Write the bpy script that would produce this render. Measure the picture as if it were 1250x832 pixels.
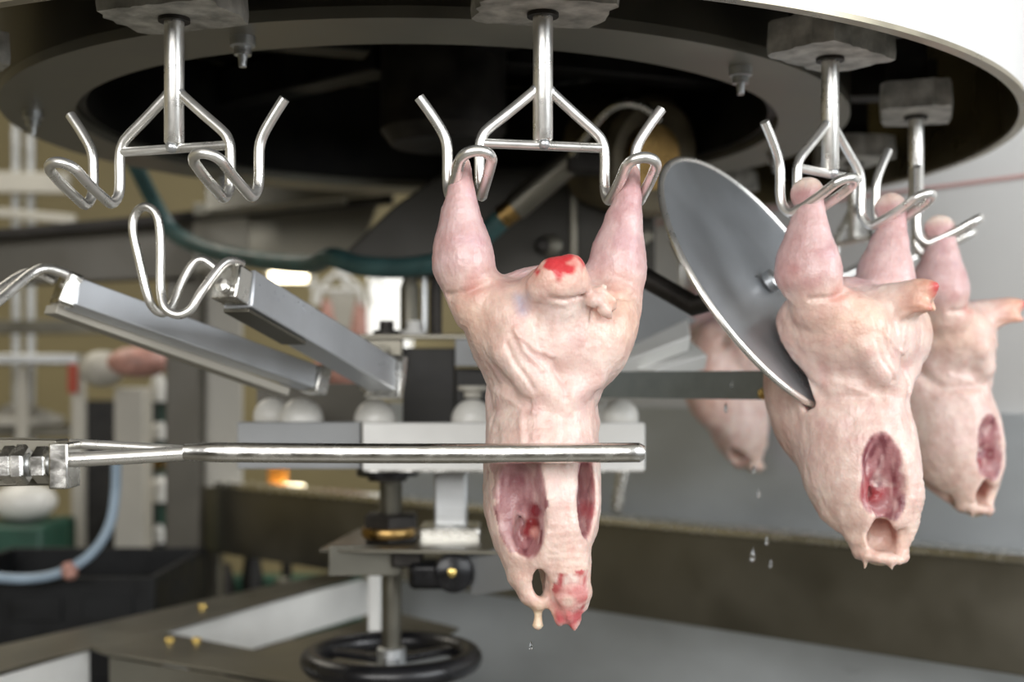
import bpy, math, random
import numpy as np
from mathutils import Vector, Matrix

for o in list(bpy.data.objects):
    bpy.data.objects.remove(o)
SC = bpy.context.scene
COL = SC.collection

# ---------------------------------------------------------------- camera
F = 1500.0            # focal length in pixels of the 1250 px wide frame
EYE = 1.30            # eye height
HOR = 460.0           # pixel row of the eye level
cam_d = bpy.data.cameras.new('camera')
cam = bpy.data.objects.new('camera', cam_d)
COL.objects.link(cam)
cam.location = (0, 0, EYE)
cam.rotation_euler = (math.pi / 2, 0, 0)
cam_d.sensor_width = 36.0
cam_d.lens = 36.0 * F / 1250.0
cam_d.shift_y = (HOR - 416.0) / 1250.0
cam_d.clip_start = 0.05
cam_d.dof.use_dof = True
cam_d.dof.focus_distance = 1.07
cam_d.dof.aperture_fstop = 3.4
SC.camera = cam

# ---------------------------------------------------------------- light
world = bpy.data.worlds.new('room_light')
SC.world = world
world.use_nodes = True
world.node_tree.nodes['Background'].inputs[0].default_value = (0.95, 0.97, 1.0, 1)
world.node_tree.nodes['Background'].inputs[1].default_value = 0.30


def area(name, loc, target, sx, sy, power, col=(1, 1, 1)):
    d = bpy.data.lights.new(name, 'AREA')
    d.shape = 'RECTANGLE'
    d.size, d.size_y = sx, sy
    d.energy = power
    d.color = col
    o = bpy.data.objects.new(name, d)
    COL.objects.link(o)
    o.location = loc
    o.rotation_euler = (Vector(target) - Vector(loc)).to_track_quat('-Z', 'Y').to_euler()
    return o


area('window_daylight', (-0.6, -2.25, 2.25), (-0.1, 1.5, 1.2), 3.6, 1.5, 125, (1.0, 0.98, 0.96))
area('window_daylight_side', (2.9, -0.6, 2.1), (0.5, 1.4, 1.3), 2.4, 1.6, 95, (0.94, 0.97, 1.0))
area('ceiling_lamp_bank', (1.2, 3.0, 3.15), (1.0, 2.4, 1.0), 2.6, 0.8, 60, (1.0, 0.98, 0.95))
area('ceiling_lamp_bank_far', (-2.2, 3.6, 3.15), (-2.0, 3.6, 0.5), 2.6, 1.2, 34, (1.0, 0.93, 0.80))

SC.view_settings.view_transform = 'Standard'
SC.view_settings.look = 'None'
SC.view_settings.exposure = 0.0
SC.view_settings.gamma = 1.0
SC.view_settings.use_curve_mapping = False

# ---------------------------------------------------------------- helpers


def W(px, py, d):
    """pixel of the photograph at a depth d in front of the camera -> point in the room"""
    return Vector(((px - 625.0) / F * d, d, EYE + (HOR - py) / F * d))


def nrm(v):
    return v / max(1e-12, np.linalg.norm(v))


class MB:
    def __init__(self):
        self.v, self.f = [], []

    def add(self, vs, fs):
        n = len(self.v)
        self.v += [tuple(map(float, p)) for p in vs]
        self.f += [tuple(n + i for i in f) for f in fs]
        return self

    def box(self, c, s, rot=None):
        R = rot if rot is not None else Matrix.Identity(3)
        c = Vector(c)
        vs = []
        for x in (-.5, .5):
            for y in (-.5, .5):
                for z in (-.5, .5):
                    vs.append(c + R @ Vector((x * s[0], y * s[1], z * s[2])))
        return self.add(vs, [(0, 1, 3, 2), (4, 6, 7, 5), (0, 4, 5, 1), (2, 3, 7, 6), (0, 2, 6, 4), (1, 5, 7, 3)])

    def bar(self, p0, p1, w, h, up=(0, 0, 1), w1=None, h1=None):
        p0, p1 = Vector(p0), Vector(p1)
        a = (p1 - p0).normalized()
        s = a.cross(Vector(up)).normalized()
        u = s.cross(a).normalized()
        w1 = w if w1 is None else w1
        h1 = h if h1 is None else h1
        vs = []
        for p, ww, hh in ((p0, w, h), (p1, w1, h1)):
            for i, j in ((-.5, -.5), (.5, -.5), (.5, .5), (-.5, .5)):
                vs.append(p + s * i * ww + u * j * hh)
        return self.add(vs, [(3, 2, 1, 0), (4, 5, 6, 7), (0, 1, 5, 4), (1, 2, 6, 5), (2, 3, 7, 6), (3, 0, 4, 7)])

    def tube(self, pts, r, seg=12, rs=None):
        P = [np.array(p, float) for p in pts]
        n = len(P)
        T = [nrm(P[min(i + 1, n - 1)] - P[max(i - 1, 0)]) for i in range(n)]
        ref = np.array([0, 0, 1.0]) if abs(T[0][2]) < .9 else np.array([1.0, 0, 0])
        N = nrm(np.cross(T[0], ref))
        vs = []
        for i in range(n):
            N = nrm(N - T[i] * np.dot(N, T[i]))
            B = np.cross(T[i], N)
            rr = rs[i] if rs is not None else r
            for k in range(seg):
                a = 2 * math.pi * k / seg
                vs.append(P[i] + rr * (math.cos(a) * N + math.sin(a) * B))
        fs = []
        for i in range(n - 1):
            for k in range(seg):
                k2 = (k + 1) % seg
                fs.append((i * seg + k, i * seg + k2, (i + 1) * seg + k2, (i + 1) * seg + k))
        fs.append(tuple(range(seg))[::-1])
        fs.append(tuple((n - 1) * seg + k for k in range(seg)))
        return self.add(vs, fs)

    def lathe(self, prof, c=(0, 0, 0), axis=(0, 0, 1), seg=32, closed=False):
        """prof: (radius, height) list along axis"""
        a = nrm(np.array(axis, float))
        ref = np.array([1.0, 0, 0]) if abs(a[0]) < .9 else np.array([0, 1.0, 0])
        u = nrm(np.cross(a, ref))
        w = np.cross(a, u)
        c = np.array(c, float)
        vs, fs = [], []
        n = len(prof)
        for r, h in prof:
            for k in range(seg):
                t = 2 * math.pi * k / seg
                vs.append(c + a * h + r * (math.cos(t) * u + math.sin(t) * w))
        rng = n if closed else n - 1
        for i in range(rng):
            j = (i + 1) % n
            for k in range(seg):
                k2 = (k + 1) % seg
                fs.append((i * seg + k, i * seg + k2, j * seg + k2, j * seg + k))
        if not closed:
            if prof[0][0] > 1e-5:
                fs.append(tuple(range(seg))[::-1])
            if prof[-1][0] > 1e-5:
                fs.append(tuple((n - 1) * seg + k for k in range(seg)))
        return self.add(vs, fs)

    def prism(self, poly, depth):
        """poly: world points of the front outline; extruded by the vector depth"""
        n = len(poly)
        d = Vector(depth)
        vs = [Vector(p) for p in poly] + [Vector(p) + d for p in poly]
        fs = [tuple(range(n)), tuple(range(2 * n - 1, n - 1, -1))]
        for i in range(n):
            j = (i + 1) % n
            fs.append((i, i + n, j + n, j))
        return self.add(vs, fs)

    def arcband(self, c, r0, r1, z0, z1, a0, a1, n):
        """solid band of an annulus between two angles (degrees)"""
        vs, fs = [], []
        full = abs(a1 - a0) >= 360
        m = n if full else n + 1
        for i in range(m):
            t = math.radians(a0 + (a1 - a0) * i / n)
            ct, st = math.cos(t), math.sin(t)
            for r, z in ((r0, z0), (r1, z0), (r1, z1), (r0, z1)):
                vs.append((c[0] + r * ct, c[1] + r * st, z))
        for i in range(n):
            j = (i + 1) % m
            for k in range(4):
                k2 = (k + 1) % 4
                fs.append((i * 4 + k, j * 4 + k, j * 4 + k2, i * 4 + k2))
        if not full:
            fs.append((3, 2, 1, 0))
            e = (m - 1) * 4
            fs.append((e, e + 1, e + 2, e + 3))
        return self.add(vs, fs)

    def ball(self, c, r, seg=20, rings=10, sq=(1, 1, 1)):
        vs, fs = [], []
        c = Vector(c)
        for i in range(1, rings):
            p = math.pi * i / rings
            for k in range(seg):
                t = 2 * math.pi * k / seg
                vs.append(c + Vector((r * sq[0] * math.sin(p) * math.cos(t), r * sq[1] * math.sin(p) * math.sin(t), r * sq[2] * math.cos(p))))
        top = len(vs)
        vs += [c + Vector((0, 0, r * sq[2])), c - Vector((0, 0, r * sq[2]))]
        for i in range(rings - 2):
            for k in range(seg):
                k2 = (k + 1) % seg
                fs.append((i * seg + k, (i + 1) * seg + k, (i + 1) * seg + k2, i * seg + k2))
        for k in range(seg):
            k2 = (k + 1) % seg
            fs.append((top, k, k2))
            fs.append((top + 1, (rings - 2) * seg + k2, (rings - 2) * seg + k))
        return self.add(vs, fs)

    def build(self, name, mat, parent=None, bevel=0.0, sharp=35, label=None):
        return finish(name, self.v, self.f, mat, parent, bevel, sharp, label)


def chain_matrix(o):
    m = Matrix.Identity(4)
    while o is not None:
        m = o.matrix_basis @ m
        o = o.parent
    return m


def finish(name, v, f, mat, parent=None, bevel=0.0, sharp=35, label=None, local=False):
    me = bpy.data.meshes.new(name)
    if parent is not None and not local:
        inv = chain_matrix(parent).inverted()
        v = [inv @ Vector(p) for p in v]
    me.from_pydata([tuple(p) for p in v], [], f)
    import bmesh as _b
    if len(f) < 20000:
        bm = _b.new()
        bm.from_mesh(me)
        _b.ops.recalc_face_normals(bm, faces=bm.faces)
        bm.to_mesh(me)
        bm.free()
    me.polygons.foreach_set('use_smooth', [True] * len(me.polygons))
    me.set_sharp_from_angle(angle=math.radians(sharp))
    me.materials.append(M[mat])
    o = bpy.data.objects.new(name, me)
    COL.objects.link(o)
    if parent is not None:
        o.parent = parent
    if bevel:
        b = o.modifiers.new('bevel', 'BEVEL')
        b.width = bevel
        b.segments = 2
        b.limit_method = 'ANGLE'
        b.angle_limit = math.radians(40)
    if label:
        o['label'] = label
    return o


def tag(o, label, cat, group=None, kind=None):
    o['label'] = label
    o['category'] = cat
    if group:
        o['group'] = group
    if kind:
        o['kind'] = kind
    return o


def struct(o, label=None):
    o['kind'] = 'structure'
    if label:
        o['label'] = label
    return o


def thing(name, loc, label, cat, group=None, rz=0.0):
    o = bpy.data.objects.new(name, None)
    COL.objects.link(o)
    o.empty_display_size = .05
    o.location = loc
    o.rotation_euler = (0, 0, rz)
    return tag(o, label, cat, group)


def copy_tree(o, parent=None):
    c = o.copy()
    COL.objects.link(c)
    c.parent = parent
    for ch in list(o.children):
        copy_tree(ch, c)
    return c


def smooth(pts, n=8):
    """Catmull-Rom through the points"""
    P = [np.array(p, float) for p in pts]
    P = [2 * P[0] - P[1]] + P + [2 * P[-1] - P[-2]]
    out = []
    for i in range(1, len(P) - 2):
        for k in range(n):
            t = k / n
            a, b, c, d = P[i - 1:i + 3]
            out.append(.5 * (2 * b + (c - a) * t + (2 * a - 5 * b + 4 * c - d) * t * t + (3 * b - a - 3 * c + d) * t ** 3))
    out.append(P[-2])
    return out


def fillet(pts, r, n=6):
    """polyline with rounded corners of about radius r"""
    P = [np.array(p, float) for p in pts]
    out = [P[0]]
    for i in range(1, len(P) - 1):
        a, b, c = P[i - 1:i + 2]
        la, lc = np.linalg.norm(a - b), np.linalg.norm(c - b)
        q = min(r, la * .48, lc * .48)
        s, e = b + (a - b) / la * q, b + (c - b) / lc * q
        for k in range(n + 1):
            t = k / n
            out.append((1 - t) ** 2 * s + 2 * t * (1 - t) * b + t * t * e)
    out.append(P[-1])
    return out

# ---------------------------------------------------------------- materials
M = {}


def mat(name, col, rough=.4, metal=0.0, var=.12, vscale=30, bump=0.0, bscale=200, stretch=None, spec=.5, rvar=.1, emit=0.0, col2=None, coat=0.0, trans=0.0):
    m = bpy.data.materials.new(name)
    m.use_nodes = True
    nt = m.node_tree
    b = nt.nodes['Principled BSDF']
    tc = nt.nodes.new('ShaderNodeTexCoord')
    mp = nt.nodes.new('ShaderNodeMapping')
    nt.links.new(tc.outputs['Object'], mp.inputs[0])
    if stretch:
        mp.inputs['Scale'].default_value = stretch
    nz = nt.nodes.new('ShaderNodeTexNoise')
    nz.inputs['Scale'].default_value = vscale
    nz.inputs['Detail'].default_value = 5
    nt.links.new(mp.outputs[0], nz.inputs['Vector'])
    rp = nt.nodes.new('ShaderNodeValToRGB')
    rp.color_ramp.elements[0].position = .32
    rp.color_ramp.elements[1].position = .68
    c2 = col2 if col2 else tuple(max(0, c * (1 - var * 2)) for c in col)
    rp.color_ramp.elements[0].color = (*c2, 1)
    rp.color_ramp.elements[1].color = (*(min(1, c * (1 + var * .5)) for c in col), 1)
    nt.links.new(nz.outputs['Fac'], rp.inputs[0])
    nt.links.new(rp.outputs[0], b.inputs['Base Color'])
    mr = nt.nodes.new('ShaderNodeMapRange')
    mr.inputs[1].default_value, mr.inputs[2].default_value = .3, .7
    mr.inputs[3].default_value = max(.02, rough - rvar)
    mr.inputs[4].default_value = min(1, rough + rvar)
    nt.links.new(nz.outputs['Fac'], mr.inputs[0])
    nt.links.new(mr.outputs[0], b.inputs['Roughness'])
    b.inputs['Metallic'].default_value = metal
    b.inputs['Specular IOR Level'].default_value = spec
    b.inputs['Coat Weight'].default_value = coat
    b.inputs['Transmission Weight'].default_value = trans
    if emit:
        b.inputs['Emission Color'].default_value = (*col, 1)
        b.inputs['Emission Strength'].default_value = emit
    if bump:
        n2 = nt.nodes.new('ShaderNodeTexNoise')
        n2.inputs['Scale'].default_value = bscale
        n2.inputs['Detail'].default_value = 3
        nt.links.new(mp.outputs[0], n2.inputs['Vector'])
        bp = nt.nodes.new('ShaderNodeBump')
        bp.inputs['Strength'].default_value = bump
        bp.inputs['Distance'].default_value = .002
        nt.links.new(n2.outputs['Fac'], bp.inputs['Height'])
        nt.links.new(bp.outputs[0], b.inputs['Normal'])
    M[name] = m
    return m


mat('steel', (.78, .77, .73), .24, 1.0, .08, 60, .10, 150)
mat('steel_wire', (.92, .91, .87), .30, .90, .03, 60, .04, 300, rvar=.05)
mat('beam_dark', (.105, .097, .078), .42, .4, .12, 8, .04, 40)  # frame steel; reflected dark surroundings are put into this base colour
mat('lip_steel', (.42, .38, .29), .35, .7, .1, 20)
mat('arm_steel', (.66, .69, .73), .36, .55, .06, 14, .06, 120)
mat('ring_steel', (.33, .32, .27), .45, .6, .12, 8, .05, 60)
mat('housing_dark', (.062, .058, .048), .45, .4, .2, 8, .05, 40)
mat('steel_satin', (.66, .68, .69), .36, .9, .08, 12, .08, 120, stretch=(1, 1, 14))
mat('steel_sheet', (.60, .645, .68), .36, .30, .10, 3.0, .10, 14, stretch=(1, 1, 2))
mat('steel_disc', (.42, .445, .47), .36, .6, .10, 9.0, .04, 14)
mat('steel_dark', (.20, .19, .155), .42, .85, .15, 8, .05, 60)
mat('steel_taupe_reflect', (.235, .222, .182), .38, .9, .10, 6, .05, 40)  # stainless steel; its reflection of dark surroundings is put into the base colour
mat('steel_black', (.030, .029, .027), .46, .5, .3, 14, .15, 60)
mat('iron_dark', (.055, .05, .045), .5, .6, .3, 20, .2, 60)
mat('hood_white_reflect', (.86, .86, .85), .30, .25, .05, 4, .03, 20)  # white stands in for the bright reflection on the polished steel
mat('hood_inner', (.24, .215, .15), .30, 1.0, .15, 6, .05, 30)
mat('block', (.62, .61, .56), .6, 0, .22, 38, .6, 90, col2=(.24, .235, .21))
mat('white_plastic', (.82, .82, .79), .36, 0, .05, 10)
mat('white_dome', (.80, .79, .74), .30, 0, .04, 10)
mat('beige_paint', (.50, .48, .42), .5, 0, .06, 5)
mat('grey_paint', (.27, .28, .285), .45, .2, .08, 8)
mat('flat_bar', (.28, .31, .31), .42, .7, .10, 30, .1, 90)
mat('black_plastic', (.012, .012, .014), .3, 0, .2, 20, .1, 60)
mat('crate_black', (.008, .009, .010), .5, 0, .2, 20, spec=.3)
mat('teal_rubber', (.055, .13, .13), .42, 0, .15, 20)
mat('blue_hose', (.32, .42, .52), .35, 0, .08, 20)
mat('brass', (.42, .27, .10), .32, 1.0, .2, 40)
mat('gold_bolt', (.75, .55, .18), .28, 1.0, .1, 40)
mat('wall_panel', (.70, .705, .70), .5, 0, .03, 2.0, .02, 10)
mat('wall_yellow', (.36, .30, .155), .6, 0, .10, 1.2)
mat('wall_brown', (.16, .145, .115), .6, 0, .10, 1.2)
mat('floor_wet', (.17, .16, .135), .35, 0, .25, 3.0, .1, 20)
mat('ceiling_paint', (.38, .36, .32), .7, 0, .05, 2)
mat('lamp_glow', (1.0, .88, .62), .4, 0, 0, 1, emit=7.0)
mat('window_glow', (.95, .95, .90), .4, 0, 0, 1, emit=.95)
mat('motor_paint', (.17, .14, .085), .45, .3, .25, 20, .2, 40)
mat('red_plastic', (.42, .06, .03), .4, 0, .1, 20)
mat('amber_plastic', (.75, .28, .03), .35, 0, .1, 20)
mat('green_plastic', (.02, .085, .055), .45, 0, .2, 10)
mat('pink_line', (.62, .38, .36), .5, 0, .05, 10)
mat('meat_far', (.62, .33, .27), .45, 0, .2, 40, .3, 120)
mat('water', (.95, .97, 1.0), .03, 0, 0, 10, rvar=0, trans=1.0)


def skin_material():
    m = bpy.data.materials.new('plucked_skin')
    m.use_nodes = True
    nt = m.node_tree
    b = nt.nodes['Principled BSDF']
    at = nt.nodes.new('ShaderNodeAttribute')
    at.attribute_name = 'tint'
    tc = nt.nodes.new('ShaderNodeTexCoord')
    n1 = nt.nodes.new('ShaderNodeTexNoise')
    n1.inputs['Scale'].default_value = 55
    n1.inputs['Detail'].default_value = 6
    n1.inputs['Roughness'].default_value = .6
    nt.links.new(tc.outputs['Object'], n1.inputs['Vector'])
    rp = nt.nodes.new('ShaderNodeValToRGB')
    rp.color_ramp.elements[0].position, rp.color_ramp.elements[1].position = .33, .66
    rp.color_ramp.elements[0].color = (.86, .74, .72, 1)
    rp.color_ramp.elements[1].color = (1.06, 1.06, 1.04, 1)
    nt.links.new(n1.outputs['Fac'], rp.inputs[0])
    mx = nt.nodes.new('ShaderNodeMix')
    mx.data_type = 'RGBA'
    mx.blend_type = 'MULTIPLY'
    mx.inputs['Factor'].default_value = 1
    nt.links.new(at.outputs['Color'], mx.inputs['A'])
    nt.links.new(rp.outputs[0], mx.inputs['B'])
    nt.links.new(mx.outputs['Result'], b.inputs['Base Color'])
    vo = nt.nodes.new('ShaderNodeTexVoronoi')
    vo.inputs['Scale'].default_value = 330
    nt.links.new(tc.outputs['Object'], vo.inputs['Vector'])
    n2 = nt.nodes.new('ShaderNodeTexNoise')
    n2.inputs['Scale'].default_value = 140
    n2.inputs['Detail'].default_value = 4
    mp = nt.nodes.new('ShaderNodeMapping')
    mp.inputs['Scale'].default_value = (1.6, 1.0, .55)
    nt.links.new(tc.outputs['Object'], mp.inputs[0])
    nt.links.new(mp.outputs[0], n2.inputs['Vector'])
    ad = nt.nodes.new('ShaderNodeMath')
    ad.operation = 'MULTIPLY_ADD'
    ad.inputs[1].default_value = -.35
    nt.links.new(vo.outputs['Distance'], ad.inputs[0])
    nt.links.new(n2.outputs['Fac'], ad.inputs[2])
    bp = nt.nodes.new('ShaderNodeBump')
    bp.inputs['Strength'].default_value = .32
    bp.inputs['Distance'].default_value = .0022
    nt.links.new(ad.outputs[0], bp.inputs['Height'])
    nt.links.new(bp.outputs[0], b.inputs['Normal'])
    b.inputs['Roughness'].default_value = .35
    b.inputs['Subsurface Weight'].default_value = .30
    b.inputs['Subsurface Radius'].default_value = (.010, .0045, .003)
    b.inputs['Subsurface Scale'].default_value = 1.0
    b.inputs['Specular IOR Level'].default_value = .5
    M['skin'] = m


skin_material()
#@@STRUCTURE
# ================================================================ the room
FL = 0.0
struct(MB().box((-.5, 2.0, -.025), (8.4, 9.6, .05)).build('floor', 'floor_wet'))
struct(MB().box((-.5, 2.0, 3.325), (8.4, 9.6, .05)).build('ceiling', 'ceiling_paint'))
struct(MB().box((-.5, 6.75, 1.65), (8.4, .1, 3.3)).build('wall_back', 'wall_yellow'))
struct(MB().box((-4.65, 2.0, 1.65), (.1, 9.4, 3.3)).build('wall_left', 'wall_yellow'))
struct(MB().box((-.5, -2.75, .65), (8.4, .1, 1.3)).build('wall_front', 'wall_brown'))

# the enclosure of the machine: a run of sheet from (0.83,2.0) to (-0.29,2.95), see the beam in front of it
EA, EB = Vector((1.55, 1.39, 0)), Vector((-.30, 2.962, 0))
ED = (EB - EA).normalized()
EN = Vector((ED.y, -ED.x, 0))
if EN.y > 0:
    EN = -EN            # towards the camera


def enc(t, off, z):
    """point on the enclosure line: t metres from its near end, off metres in front of it"""
    p = EA + ED * t + EN * off
    return Vector((p.x, p.y, z))


LEN = (EB - EA).length
sheet = struct(MB().bar(enc(0, -.01, .66), enc(LEN, -.01, .66), .02, 1.16).build('wall_right', 'steel_sheet'))
pan = MB().bar(enc(-.1, -.03, 2.05), enc(LEN * .80, -.03, 2.05), .02, 1.65)
panel = pan.build('wall_panel', 'wall_panel', sheet, label='pale grey upper wall panel')
MB().bar(enc(0, -.017, 1.655), enc(LEN * .78, -.017, 1.605), .004, .006).build('joint_line', 'pink_line', sheet, label='faint pink joint line')

# ================================================================ the carousel
CX, CY, RS = -.113, 1.76, .657
HZ = EYE + .331            # underside of the shackle blocks
STEP = 30.0
A_MID = -77.6


def station(i):
    a = math.radians(A_MID + STEP * i)
    return CX + RS * math.cos(a), CY + RS * math.sin(a), a


hood = thing('carousel_hood', (CX, CY, HZ), 'polished steel hood ring curving over the hanging shackles', 'hood')
MB().arcband((CX, CY), .782, .786, HZ - .009, HZ + .30, -160, 68, 120).build('skirt', 'hood_white_reflect', hood)
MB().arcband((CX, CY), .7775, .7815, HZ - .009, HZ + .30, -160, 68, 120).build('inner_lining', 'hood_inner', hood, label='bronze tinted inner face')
MB().arcband((CX, CY), .776, .788, HZ - .014, HZ - .009, -160, 68, 120).build('lower_lip', 'lip_steel', hood, label='dull rolled lower edge')
MB().lathe([(0, .305), (.786, .305), (.786, .30), (0, .30)], (CX, CY, HZ), seg=96).build('top_cover', 'steel_black', hood)

wheel = thing('carousel_turntable', (CX, CY, HZ + .015), 'large dark round carousel wheel turning above the carcasses', 'machine')
MB().arcband((CX, CY), .483, .576, HZ + .015, HZ + .027, 0, 360, 120).build('ring_plate', 'ring_steel', wheel)
MB().arcband((CX, CY), .560, .576, HZ + .0275, HZ + .12, 0, 360, 96).build('outer_wall', 'steel_dark', wheel)
MB().arcband((CX, CY), .470, .4825, HZ + .0275, HZ + .19, 0, 360, 96).build('inner_wall', 'steel_black', wheel)
MB().lathe([(0, .19), (.47, .19), (.47, .20), (0, .20)], (CX, CY, HZ), seg=64).build('web_disc', 'steel_black', wheel)
MB().lathe([(.0, .00), (.075, .0), (.09, .02), (.09, .188), (0, .188)], (CX + .015, CY, HZ), seg=32).build('hub', 'iron_dark', wheel)
hub_ = wheel.children[-1]
for k in range(6):
    a = math.radians(20 + 60 * k)
    c, s = math.cos(a), math.sin(a)
    MB().bar((CX + .095 * c, CY + .095 * s, HZ + .15), (CX + .468 * c, CY + .468 * s, HZ + .15), .05, .06).build('spoke', 'steel_black', hub_, .003)
for k in range(6):
    a = math.radians(-107.5 + 61 * k)
    c, s = math.cos(a), math.sin(a)
    p = (CX + .535 * c, CY + .535 * s, HZ)
    MB().lathe([(0, -.016), (.004, -.016), (.005, -.004), (.009, -.004), (.009, .004), (.013, .005), (.013, .0148), (0, .0148)], p, seg=12).build('hanging_bolt', 'steel_satin', wheel)
for k in range(12):     # steel spacers between the blocks, joining ring and hood
    a = math.radians(A_MID + 13 + STEP * k)
    c, s = math.cos(a), math.sin(a)
    if k < 5:
        MB().bar((CX + .578 * c, CY + .578 * s, HZ + .08), (CX + .700 * c, CY + .700 * s, HZ + .08), .045, .05).build('guide_bracket', 'iron_dark', wheel, .002)

MB().lathe([(0, 0), (.008, 0), (.008, .008), (.012, .009), (.012, .018), (.007, .02), (.007, .03), (0, .03)], W(334, 16, 1.23), (.2, -.3, 1), 12).build('brass_fitting', 'gold_bolt', wheel)
# ---------------------------------------------------------------- shackles
WR = .0049
rng = np.random.default_rng(4)


def shackle_proto():
    x, y, a = station(0)
    root = thing('shackle', (0, 0, 0), '', 'shackle', 'shackles hanging from the carousel')
    # rough cast block with chipped sides
    b = MB()
    outl = []
    n = 40
    for k in range(n):
        t = 2 * math.pi * k / n
        ex = .060 / max(abs(math.cos(t)), .001)
        ey = .042 / max(abs(math.sin(t)), .001)
        rr = min(ex, ey, .068) * (1 + rng.uniform(-.06, .06))
        outl.append((rr * math.cos(t), rr * math.sin(t)))
    lower = [(p[0] * .985, p[1] * .985, 0.0) for p in outl]
    up = [(p[0], p[1], .008) for p in outl]
    top = [(p[0] * .97, p[1] * .97, .034) for p in outl]
    vs = lower + up + top
    fs = [tuple(range(n))[::-1], tuple(range(2 * n, 3 * n))]
    for r in range(2):
        for k in range(n):
            k2 = (k + 1) % n
            fs.append((r * n + k, r * n + k2, (r + 1) * n + k2, (r + 1) * n + k))
    b.add(vs, fs)
    b.build('mounting_block', 'block', root, 0, 50)
    MB().box((0, -.012, .070), (.05, .05, .07)).build('block_neck', 'iron_dark', root, .004)
    MB().lathe([(.0145, -.0005), (.0145, .003), (.0, .003)], (0, 0, -.0032), seg=20).build('collar', 'iron_dark', root)
    MB().lathe([(0, -.1165), (.0078, -.1165), (.0092, -.1145), (.0092, -.0005), (0, -.0005)], (0, 0, 0), seg=20).build('stem', 'steel_wire', root)
    for s in (-1, 1):
        pts = [(s * .004, 0, -.068), (s * .056, 0, -.112), (s * .0585, 0, -.120), (s * .0585, 0, -.166)]
        # hairpin: forward (outward) and up, round end, back again
        hair = []
        bot = [(s * .0585, .000, -.150), (s * .0585, .003, -.162), (s * .0590, .012, -.170), (s * .0595, .024, -.166), (s * .0598, .044, -.157), (s * .0600, .060, -.148)]
        arc = []
        for k in range(1, 8):
            t = math.pi * k / 8
            cxx, rad = s * .0735, .0135
            arc.append((cxx - s * rad * math.cos(t), .060 + .012 * math.sin(t), -.148 + .007 * math.sin(t)))
        back = [(s * .0870, .060, -.148), (s * .0872, .044, -.157), (s * .0874, .024, -.166), (s * .0876, .012, -.170), (s * .0878, .003, -.162), (s * .0878, 0, -.150)]
        path = [(s * .004, 0, -.068), (s * .030, 0, -.0902), (s * .050, 0, -.1068), (s * .0560, 0, -.1145), (s * .0585, 0, -.125)] + bot + arc + back + \
               [(s * .0878, 0, -.135), (s * .0885, 0, -.123), (s * .0925, 0, -.112), (s * .103, 0, -.096), (s * .1135, 0, -.082)]
        MB().tube(smooth(path, 5), WR, 12).build('hook_wire', 'steel_wire', root)
    MB().tube([(-.0575, 0, -.1205), (.0575, 0, -.1205)], WR * .92, 12).build('crossbar', 'steel_wire', root)
    for s in (-1, 1):
        MB().ball((s * .0072, .0, -.0705), .0052, 10, 6).build('weld', 'steel_satin', root)
    MB().ball((0, .004, -.1195), .0058, 10, 6).build('weld', 'steel_satin', root)
    return root


proto = shackle_proto()
sh_labels = {
    -2: 'steel leg shackle beside the empty one, only its tip in view',
    -1: 'empty steel leg shackle with two hairpin hooks, no carcass in it',
    0: 'steel leg shackle holding the carcass with a bloody red tail end',
    1: 'steel leg shackle holding the carcass touching the round disc',
    2: 'steel leg shackle holding the carcass hung beside the pale wall panel',
    3: 'steel leg shackle glimpsed between the legs of the carcass at the disc',
    4: 'steel leg shackle mostly hidden behind the round polished disc'}
first = True
ST = {}
for i in range(-2, 5):
    sx, sy, a = station(i)
    o = proto if first else copy_tree(proto)
    first = False
    o.location = (sx, sy, HZ)
    o.rotation_euler = (0, 0, a - math.pi / 2)      # local y points outwards -> but keep x to the right seen from outside
    o['label'] = sh_labels[i]
    ST[i] = (sx, sy, a)

# ================================================================ the carcasses
def station_local(i, px, py, y):
    """pixel -> (x right seen from outside, y outward, z) in the frame of shackle i, at a given outward y"""
    sx, sy, a = ST[i]
    ox, oy = math.cos(a), math.sin(a)
    tx, ty = -oy, ox
    k = (px - 625.0) / F
    bx, by = sx + y * ox, sy + y * oy
    x = (k * by - bx) / (tx - k * ty)
    d = by + x * ty
    return np.array([x, y, EYE + (HOR - py) / F * d - HZ])


def L(px, py, y):
    return station_local(0, px, py, y)


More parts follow.
